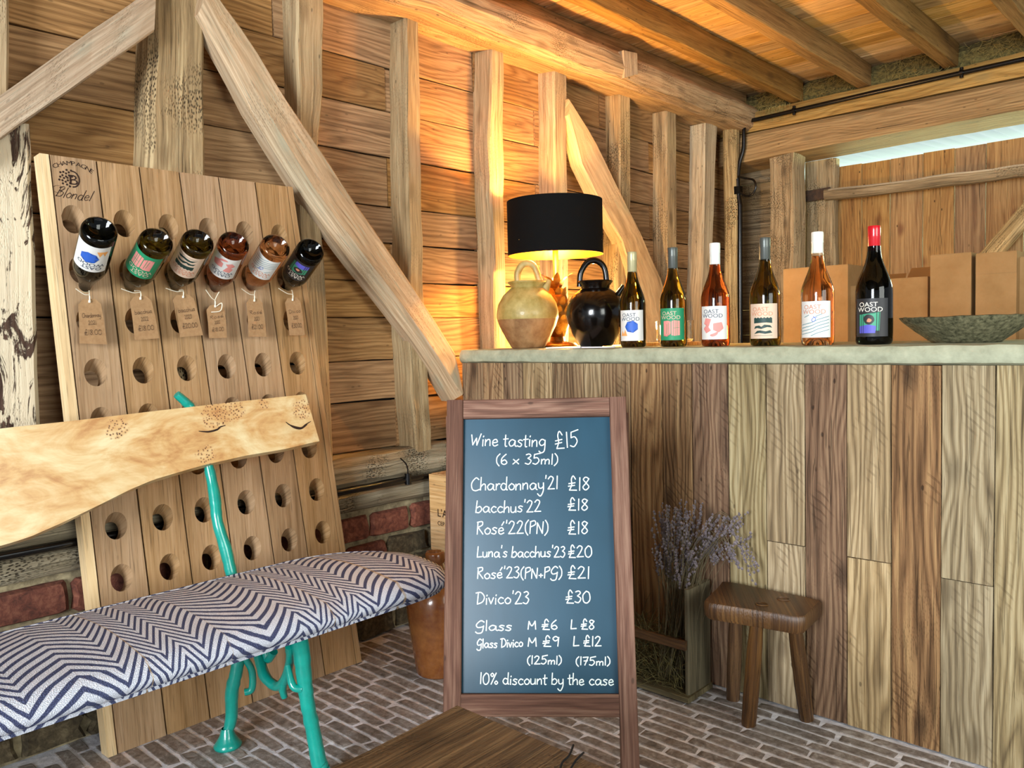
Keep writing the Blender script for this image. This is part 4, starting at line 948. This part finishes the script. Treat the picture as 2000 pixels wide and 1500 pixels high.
LN = [('Wine tasting', 920, 1067, 871, 872, 26), ('£15', 1085, 1132, 876, 871, 30), ('(6 x 35ml)', 968, 1091, 907, 907, 20), ("Chardonnay'21", 919, 1092, 958, 955, 25), ('£18', 1110, 1154, 958, 957, 25),
      ("Bacchus'22", 928, 1058, 1001, 1000, 23), ('£18', 1109, 1151, 997, 996, 22), ("Rosé'22(PN)", 930, 1072, 1043, 1042, 25), ('£18', 1109, 1151, 1043, 1042, 24), ("Luna's Bacchus'23", 931, 1105, 1088, 1088, 21), ('£20', 1110, 1158, 1089, 1088, 22),
      ("Rosé'23(PN+PG)", 931, 1099, 1130, 1129, 22), ('£21', 1109, 1154, 1130, 1130, 23), ("Divico'23", 929, 1035, 1180, 1179, 24), ('£30', 1105, 1155, 1178, 1177, 23), ('Glass', 928, 1001, 1232, 1231, 20), ('M £6', 1030, 1090, 1229, 1229, 18), ('L £8', 1114, 1163, 1229, 1229, 18),
      ('Glass Divico', 931, 1022, 1266, 1263, 18), ('M £9', 1030, 1094, 1262, 1262, 19), ('L £12', 1119, 1176, 1262, 1262, 19), ('(125ml)', 1029, 1098, 1297, 1297, 16), ('(175ml)', 1124, 1193, 1299, 1299, 16), ('10% discount by the case', 936, 1200, 1336, 1338, 22)]
for s, x0, x1, y0, y1, cp in LN:
    mb = MB(); a_ = bpx(x0, y0); b_ = bpx(x1, y1); c_ = bpx(x0, y0 - cp); hand(mb, s, a_[0], a_[1], b_[0], b_[1], c_[1] - a_[1], .0024, bt3)
    mb.build('chalk_writing', M['chalk'], bb)

# ================================================================ LOW TABLE
tb = thing('low_table', 'rough dark oak low table top in the foreground corner', 'table', (1.7, .5, 0))
TZ = .45; cor = PX(890, 1375, 2, TZ)
for i in range(1):
    w_ = .64; x = cor.x + w_ / 2 + i * (w_ + .003)
    beam('table_top', (x, cor.y, TZ - .022), (x, cor.y - .95, TZ - .022), w_, .044, (1, 0, 0), M['table'], tb, ch=.006, amp=.004)
for x in (cor.x + .06, cor.x + .56):
    for y in (cor.y - .07, cor.y - .88): beam('leg', (x, y, 0), (x, y, TZ - .044), .06, .06, (1, 0, 0), M['table'], tb, ch=.008, amp=.002)
mb = MB()
for pts in ([(1120, 1455), (1112, 1475), (1098, 1490), (1092, 1515)], [(1140, 1470), (1125, 1485), (1110, 1510)]):
    P3 = catmull([PX(u, v, 2, TZ + .0045) for u, v in pts], 4); mb.tube(P3, .0016, 5)
mb.build('split', M['dark'], tb)

# ================================================================ STOOL
st = thing('milking_stool', 'small worn three-legged oak stool against the bar counter', 'stool', (1.3, 2.0, 0))
SZ = .335; c4 = [PX(1370, 1175, 2, SZ), PX(1572, 1207, 2, SZ), PX(1609, 1170, 2, SZ), PX(1412, 1133, 2, SZ)]
for q in c4: q.y = min(q.y, 2.09)
def srnd(c4, ins, z):
    cen = sum(c4, V()) / 4; out = []
    for i in range(4):
        p, a, b_ = c4[i], c4[i - 1], c4[(i + 1) % 4]
        for t in (.16, .08): out.append(p.lerp(a, t))
        out.append(p.lerp(a, .03).lerp(b_, .03))
        for t in (.08, .16): out.append(p.lerp(b_, t))
        q = p.lerp(b_, .5); out.append(q)
    return [V((cen.x + (q.x - cen.x) * ins, cen.y + (q.y - cen.y) * ins, z)) + noise.noise_vector(q * 25 + V((0, 0, z * 9))) * .003 for q in out]
mb = MB(); mb.loft([srnd(c4, .95, SZ - .046), srnd(c4, .99, SZ - .038), srnd(c4, 1.0, SZ - .018), srnd(c4, .99, SZ - .004), srnd(c4, .965, SZ)]); mb.build('seat', M['dark_oak'], st, smooth=True, auto=45)
cen = sum(c4, V()) / 4
feet = [PX(1462, 1415, 2, 0), PX(1580, 1400, 2, 0), V((1.20, 2.07, 0))]
tops = [PX(1478, 1220, 2, .29), PX(1552, 1222, 2, .29), V((1.24, 2.02, .29))]
for f_, t_ in zip(feet, tops):
    f_.y = min(f_.y, 2.085); t_ = V((t_.x, min(t_.y, 2.05), SZ - .04)); mb = MB(); knobbly(mb, [f_, f_.lerp(t_, .35), f_.lerp(t_, .7), t_], [.019, .021, .020, .017], 12, .06); mb.build('leg', M['dark_oak'], st, smooth=True, auto=60)
for u, v in ((1488, 1180), (1530, 1170)):
    c_ = PX(u, v, 2, SZ + .0003); mb = MB(); mb.tube([c_ + V((.016 * math.cos(a), .013 * math.sin(a), 0)) for a in [k * math.pi / 8 for k in range(17)]], .0018, 6); mb.build('tenon_end', M['dark_oak'], st, smooth=True)

# ================================================================ PLANTER OF LAVENDER
pt = thing('wooden_trough', 'dark wooden trough with an upright end board and side rail beside the stool', 'trough', (1.1, 2.0, 0))
e0 = PX(1352, 1368, 2, 0); 
cx = 1.112
beam('end_board', (cx, 2.03, .0), (cx, 2.03, .325), .125, .016, (0, 1, 0), M['planter'], pt, ch=.02, amp=.0015)
beam('end_board', (.70, 2.02, .0), (.70, 2.02, .325), .155, .016, (0, 1, 0), M['planter'], pt, ch=.02, amp=.0015)
beam('side_rail', (.69, 1.955, .17), (1.118, 1.955, .17), .028, .012, (0, 0, 1), M['dark_oak'], pt, ch=.002, amp=.001)
beam('base_board', (.71, 2.02, .012), (1.125, 2.02, .012), .14, .016, (0, 1, 0), M['planter'], pt, ch=.002, amp=.001)
rr = random.Random(11)
m = MB()
for i in range(1500):
    p = V((rr.uniform(.73, 1.12), rr.uniform(1.955, 2.08), .02 + rr.random() ** 1.5 * .16)); d = V((rr.gauss(0, 1), rr.gauss(0, .4), rr.gauss(.2, .7))).normalized() * rr.uniform(.03, .1)
    if (p + d).x > 1.10 or (p + d).y > 2.1: continue
    if (p + d).z < .01: d.z = abs(d.z)
    m.tube([p, p + d * .5 + V((0, 0, .006)), p + d], .0007, 3, caps=False)
o = m.build('hay', M['hay']); o['kind'] = 'stuff'; tag(o, 'dark dry hay heaped in the wooden trough', 'hay')
lv = thing('lavender_bunch', 'bunch of dried lavender standing in the wooden trough against the bar', 'dried flowers', (1.05, 2.02, .05))
ms = MB(); mh = MB()
for i in range(150):
    b0 = V((rr.uniform(1.0, 1.1), rr.uniform(1.97, 2.07), .05))
    if i < 95: tipp = V((rr.gauss(1.045, .035), rr.uniform(1.98, 2.09), rr.uniform(.36, .56))); mid = b0.lerp(tipp, .55) + V((rr.gauss(0, .01), 0, 0))
    elif i < 128:
        k = rr.random(); tipp = V((1.10 + k * .17, 2.05 + rr.gauss(0, .02), .40 + .13 * math.sin(k * 2.2) + rr.gauss(0, .02))); mid = b0.lerp(tipp, .5) + V((-.02, 0, .08))
    else:
        k = rr.random(); tipp = V((1.14 + k * .16, 2.06, .42 - k * .04 + rr.gauss(0, .02))); mid = V((1.10 + k * .06, 2.06, .42 + k * .12))
    tipp.y = min(tipp.y, 2.09)
    P3 = catmull([b0, mid, tipp], 7); ms.tube(P3, .0008, 3, caps=False)
    nh = rr.randint(6, 11)
    for j in range(nh):
        c = P3[-1].lerp(P3[-4], j / nh) + V((rr.gauss(0, .0022), rr.gauss(0, .0022), rr.gauss(0, .002))); s = rr.uniform(.003, .0055)
        mh.loft([[c + V((0, 0, -s))] * 1 + [c + V((s * .3, 0, -s)), c + V((0, s * .3, -s))], [c + V((s, 0, 0)), c + V((-s * .5, s * .9, 0)), c + V((-s * .5, -s * .9, 0))], [c + V((s * .2, 0, s)), c + V((-s * .1, s * .2, s)), c + V((-s * .1, -s * .2, s))]])
ms.build('stems', M['lavstem'], lv); mh.build('flower_heads', M['lav'], lv)

# ================================================================ FLOOR JUG, WINE CRATE
jc = V((.40, 1.66, 0)); jc.z = 0
jg = thing('stoneware_flagon', 'brown glazed stoneware flagon on the brick floor behind the chalkboard', 'flagon', jc)
mb = MB(); mb.lathe([(.0001, 0), (.066, 0), (.070, .006), (.082, .10), (.092, .18), (.096, .225), (.090, .265), (.070, .295), (.040, .318), (.026, .330), (.024, .345), (.030, .352), (.031, .378), (.027, .384), (.020, .384), (.018, .35), (.0001, .34)], 40, jc); mb.build('body', M['brownglaze'], jg, smooth=True, auto=60)
mb = MB(); mb.tube(catmull([jc + V((.02, .02, .345)), jc + V((.05, .05, .365)), jc + V((.065, .065, .33)), jc + V((.055, .055, .285))], 6), .010, 8); mb.build('handle', M['brownglaze'], jg, smooth=True)
cr = thing('wine_crate', 'pale pine wine crate on end against the brick plinth behind the chalkboard', 'crate', (.2, 2.0, 0))
YR = 1.93; ca = PX(838, 925, 1, YR); x0 = ca.x; zt = ca.z; x1 = x0 + .20
MB().box((x0, YR + .012, 0), (x1, 2.09, zt)).build('carcass', M['crate'], cr)
for i in range(4):
    z0, z1 = zt * i / 4, zt * (i + 1) / 4
    beam('slat', (x0, YR + .005, (z0 + z1) / 2), (x1, YR + .005, (z0 + z1) / 2), z1 - z0 - .0015, .012, (0, 0, 1), M['crate'], cr, ch=.001, amp=.0005, seg=4)
cl = PX(855, 1008, 1, YR)
def crt(x, y, l): return V((cl.x + x, YR - .0025 - l, cl.z + y))
mb = MB(); bm_to(mb, text_bm("L'A", .040), 0, 0, crt, 0); bm_to(mb, text_bm("CEP", .022), 0, -.032, crt, 0); mb.build('stencil_lettering', M['brownink'], cr)

# ================================================================ LAMP
lp = V((.285, 2.42, ZT)); la = thing('table_lamp', 'brass pineapple leaf table lamp with a black drum shade, lit, on the bar', 'lamp', lp)
def lb_(pts): return [(r, z) for r, z in pts]
zb_, zt_, r0 = .352, .558, .183
mb = MB(); mb.lathe([(r0, zb_), (r0, zt_)], 64, lp); mb.build('shade_cover', M['shade'], la, smooth=True)
mb = MB(); mb.lathe([(r0 - .0025, zb_ + .0005), (r0 - .0025, zt_ - .0005)], 64, lp); mb.lathe([(r0 - .0025, zb_), (r0 + .0005, zb_)], 64, lp); mb.lathe([(r0 - .0025, zt_), (r0 + .0005, zt_)], 64, lp); mb.build('shade_lining', M['shadein'], la, smooth=True)
mb = MB()
for k in range(3):
    a = k * 2.094 + .4; mb.tube([lp + V((0, 0, zb_ + .03)), lp + V((r0 * math.cos(a), r0 * math.sin(a), zb_ + .05))], .0015, 6)
mb.build('shade_carrier', M['brassrod'], la)
mb = MB(); mb.lathe([(.0001, 0), (.075, 0), (.078, .006), (.070, .014), (.030, .022), (.026, .04), (.0001, .04)], 32, lp); mb.build('base', M['brass'], la, smooth=True, auto=40)
mb = MB(); mb.lathe([(.011, .22), (.011, zb_ + .03), (.016, zb_ + .032), (.016, zb_ + .06), (.0001, zb_ + .06)], 20, lp); mb.build('stem', M['brassrod'], la, smooth=True)
mb = MB(); mb.lathe([(.0001, .03), (.030, .04), (.046, .08), (.050, .13), (.042, .19), (.026, .225), (.0001, .235)], 24, lp); mb.build('body', M['brass'], la, smooth=True)
def leaf(name, base, out, L, W_, curl, upz):
    side = V((-out.y, out.x, 0)); rings = []; n = 7
    for i in range(n + 1):
        t = i / n; c = base + out * (L * .55 * t + curl * t * t) + V((0, 0, upz * t * (1.15 - .35 * t * t)))
        w_ = W_ * math.sin(math.pi * (.12 + .88 * t) ** .8) * (1 - t * .15) + .0006
        rings.append([c - side * w_, c + out * .002 * 1 - V((0, 0, .0015)), c + side * w_, c + out * .0012 + V((0, 0, .0015))])
    mb = MB(); mb.loft(rings); return mb.build(name, M['brass'], la, smooth=True)
for row, (z, r_) in enumerate([(.05, .036), (.085, .044), (.12, .047), (.155, .045), (.19, .036)]):
    for k in range(9):
        a = k * 2 * math.pi / 9 + row * .35; d = V((math.cos(a), math.sin(a), 0)); leaf('leaf', lp + d * r_ * .95 + V((0, 0, z)), d, .016, .013, .006, .048)
for k in range(8):
    a = k * 2 * math.pi / 8; d = V((math.cos(a), math.sin(a), 0)); leaf('crown_leaf', lp + d * .014 + V((0, 0, .222)), d, .05, .014, .022, .075 if k % 2 else .06)
mb = MB(); mb.lathe([(.0001, zb_ + .055), (.014, zb_ + .06), (.020, zb_ + .08), (.029, zb_ + .105), (.026, zb_ + .125), (.012, zb_ + .138), (.0001, zb_ + .14)], 20, lp); mb.build('bulb', M['bulb'], la, smooth=True)
pl = bpy.data.lights.new('lamp_bulb_light', 'POINT'); pl.energy = 230; pl.color = (1, .50, .13); pl.shadow_soft_size = .032
po = bpy.data.objects.new('lamp_bulb_light', pl); COL.objects.link(po); po.location = lp + V((0, 0, zb_ + .10)); po.parent = la; po.matrix_parent_inverse = Matrix.Translation(-lp)
bpy.data.objects['bulb'].visible_shadow = True

ub = PX(1158, 640, 1, 2.68); ub.z = ZT; ul = thing('added_uplight', 'unseen warm fill light added behind the black jug on the bar', 'lamp', ub)  # added unseen light source, warms the right-hand brace and the ceiling
mb = MB(); mb.lathe([(.0001, 0), (.032, 0), (.034, .004), (.030, .030), (.026, .032), (.024, .012), (.0001, .010)], 24, ub); mb.build('cup', M['brass'], ul, smooth=True, auto=40)
mb = MB(); mb.lathe([(.0001, .012), (.018, .013), (.018, .020), (.0001, .024)], 20, ub); mb.build('lens', M['bulb'], ul, smooth=True)
sl = bpy.data.lights.new('added_uplight_light', 'POINT'); sl.energy = 26; sl.color = (1, .62, .24); sl.shadow_soft_size = .02
so = bpy.data.objects.new('added_uplight_light', sl); COL.objects.link(so); so.location = ub + V((0, 0, .055)); so.parent = ul; so.matrix_parent_inverse = Matrix.Translation(-ub)

# ================================================================ JUGS, BOOKLETS, BOWL, TUMBLERS
yj = V((.290, 2.245, ZT)); J1 = thing('clay_jug', 'squat jug half ochre glaze half bare clay with a loop handle, on the bar', 'jug', yj)
s = 1.0
mb = MB(); mb.lathe([(.0001, 0), (.070, 0), (.076, .006), (.098, .04), (.124, .085), (.134, .112)], 48, yj); mb.build('bare_base', M['terra'], J1, smooth=True, auto=60)
mb = MB(); mb.lathe([(.134, .112), (.1365, .118), (.136, .14), (.128, .172), (.106, .205), (.078, .228), (.070, .234), (.073, .243), (.084, .252), (.082, .258), (.068, .256), (.060, .235), (.0001, .215)], 48, yj); mb.build('glazed_body', M['yglaze'], J1, smooth=True, auto=60)
Rt = V((.731, .681, 0)); Fw = V((-.681, .73, 0))
mb = MB(); mb.tube(catmull([yj - Rt * .038 + V((0, 0, .25)), yj - Rt * .040 + V((0, 0, .290)), yj - Rt * .012 + V((0, 0, .325)), yj + Rt * .030 + V((0, 0, .318)), yj + Rt * .052 + V((0, 0, .27)), yj + Rt * .066 + V((0, 0, .225))], 6), [.014] * 31, 10); mb.build('handle', M['yglaze'], J1, smooth=True)
mb = MB(); mb.tube([yj + Rt * .075 + V((0, 0, .215)), yj + Rt * .098 + V((0, 0, .262))], [.020, .012], 12); mb.build('spout', M['yglaze'], J1, smooth=True)
bj = V((.585, 2.255, ZT + .004)); J2 = thing('black_jug', 'round glossy black jug with hoop handle and small spout, on the bar', 'jug', bj)
mb = MB(); mb.lathe([(.0001, 0), (.062, 0), (.068, .006), (.092, .04), (.112, .085), (.118, .115), (.112, .150), (.090, .182), (.066, .198), (.056, .204), (.058, .214), (.070, .228), (.068, .232), (.052, .222), (.048, .20), (.0001, .18)], 56, bj); mb.build('body', M['bglaze'], J2, smooth=True, auto=60)
mb = MB(); mb.tube(catmull([bj - Rt * .062 + V((0, 0, .212)), bj - Rt * .056 + V((0, 0, .262)), bj - Rt * .028 + V((0, 0, .298)), bj + Rt * .006 + V((0, 0, .302)), bj + Rt * .036 + V((0, 0, .278)), bj + Rt * .046 + V((0, 0, .222))], 7), .0115, 12); mb.build('handle', M['bglaze'], J2, smooth=True)
mb = MB(); mb.tube([bj + Rt * .082 + V((0, 0, .172)), bj + Rt * .114 + V((0, 0, .212))], [.013, .009], 14); mb.build('spout', M['bglaze'], J2, smooth=True)
for i, (dx, rot, lb) in enumerate([(.0, .1, 'white booklet under the black jug, poking out to its left'), (.13, -.05, 'pinkish white booklet between the black jug and first bottle')]):
    p = V((.545 + dx, 2.175, ZT)); c, s_ = math.cos(rot), math.sin(rot); q = [(-.07, -.045), (.07, -.045), (.07, .10), (-.07, .10)]
    if i: q = [(-.045, -.045), (.062, -.045), (.062, .0), (-.045, .0)]
    mb = MB(); mb.loft([[p + V((x * c - y * s_, x * s_ + y * c, z)) for x, y in q] for z in (.0003, .004)]); o = mb.build('booklet', M['paper']); tag(o, lb, 'booklet')
bw_ = V((1.722, 2.36, ZT)); mb = MB()
rings = []
pr = [(.0001, .0), (.080, .0), (.088, .006), (.120, .030), (.152, .056), (.160, .066), (.156, .068), (.140, .058), (.1, .03), (.05, .018), (.0001, .016)]
mb.lathe(pr, 64, bw_); mb.v = [tuple(V(p) + noise.noise_vector(V(p) * 40) * .0022 * (1 if p[2] > ZT + .004 else 0)) for p in mb.v]
tag(mb.build('stone_bowl', M['bowl'], smooth=True, auto=70), 'wide shallow pitted green stone bowl on the bar, right of the red capped bottle', 'bowl')
ty = thing('tray', 'thin wooden tray on the bar behind the first two bottles', 'tray', (.80, 2.5, ZT)); MB().box((.66, 2.42, ZT), (.92, 2.60, ZT + .010)).build('board', M['crate'], ty)
for i, (x, y, lb) in enumerate([(.74, 2.47, 'ribbed glass tumbler on the tray, nearer the black jug'), (.81, 2.48, 'ribbed glass tumbler on the tray, nearer the green label bottle')]):
    mb = MB(); n = 48; rings = []
    for r_, z in [(.026, .0), (.030, .01), (.031, .06), (.032, .075), (.030, .075), (.028, .012), (.001, .010)]:
        rings.append([V((x + (r_ + (.0012 if k % 4 < 2 and z > 0 else 0)) * math.cos(2 * math.pi * k / n), y + (r_ + (.0012 if k % 4 < 2 and z > 0 else 0)) * math.sin(2 * math.pi * k / n), ZT + .0102 + z)) for k in range(n)])
    mb.loft(rings); tag(mb.build('glass_tumbler', M['glass'], smooth=True, auto=60), lb, 'glass', 'tumblers on the tray')

J1.scale = (.84, .84, .955); J2.scale = (.87, .87, .97); J2.location.x += .012
# ================================================================ BACK TABLE AND CARDBOARD BOXES
YB = 3.30; ZB = .90
sh = thing('back_table', 'plain wooden table behind the bar holding the cardboard boxes', 'table', (1.2, 3.5, 0))
MB().box((.42, YB - .05, ZB - .03), (2.1, 3.95, ZB)).build('table_top', M['greyoak'], sh)
for x in (.46, 2.04):
    for y in (YB, 3.9): MB().box((x - .03, y - .03, 0), (x + .03, y + .03, ZB - .03)).build('leg', M['greyoak'], sh)
bxs = [(1530, 1656, 527, .0, 0, 'tall cardboard box behind the pale amber bottle'), (1661, 1732, 560, .03, 1, 'cardboard box mostly hidden behind the red capped bottle'), (1737, 1812, 546, .0, 1, 'cardboard box with raised flap right of the red capped bottle'),
       (1817, 1897, 500, -.02, 0, 'tall cardboard box behind the left side of the stone bowl'), (1906, 1986, 497, -.02, 2, 'tall cardboard box with seam near its top behind the stone bowl'), (1992, 2060, 503, .03, 0, 'cardboard box at the far right, cut by the photo edge')]
for u0, u1, vt, dy, kd, lb in bxs:
    yf = YB + .02 + dy; a_ = PX(u0, vt, 1, yf); b_ = PX(u1, vt - 3, 1, yf); zt = a_.z; B_ = thing('cardboard_box', lb, 'box', ((a_.x + b_.x) / 2, yf, ZB), 'cardboard boxes on the back table')
    mb = MB(); x0, x1, y0_, y1_ = a_.x, b_.x, yf, yf + .26
    mb.box((x0, y0_, ZB), (x1, y1_, zt)); mb.build('carton', M['card'], B_)
    mb = MB(); xm = (x0 + x1) / 2
    mb.box((x0 + .001, y0_ + .001, zt + .0003), (x1 - .001, y0_ + .125, zt + .003)); mb.build('flap', M['card'], B_)
    mb = MB(); mb.box((x0 + .001, y0_ + .13, zt + .0003), (x1 - .001, y1_ - .001, zt + .003)); mb.build('flap', M['card'], B_)
    if kd == 1:
        mb = MB(); mb.loft([[V((x0, y0_ + .20, zt + .004)), V((x1, y0_ + .20, zt + .004)), V((x1, y0_ + .204, zt + .004)), V((x0, y0_ + .204, zt + .004))], [V((x0 + .005, y0_ + .25, zt + .055)), V((x1 - .005, y0_ + .25, zt + .055)), V((x1 - .005, y0_ + .254, zt + .055)), V((x0 + .005, y0_ + .254, zt + .055))]]); mb.build('flap', M['cardin'], B_)
    if kd == 2:
        MB().box((x0 + .0, y0_ - .0015, zt - .072), (x1, y0_ - .0002, zt)).build('tape', M['card'], B_)
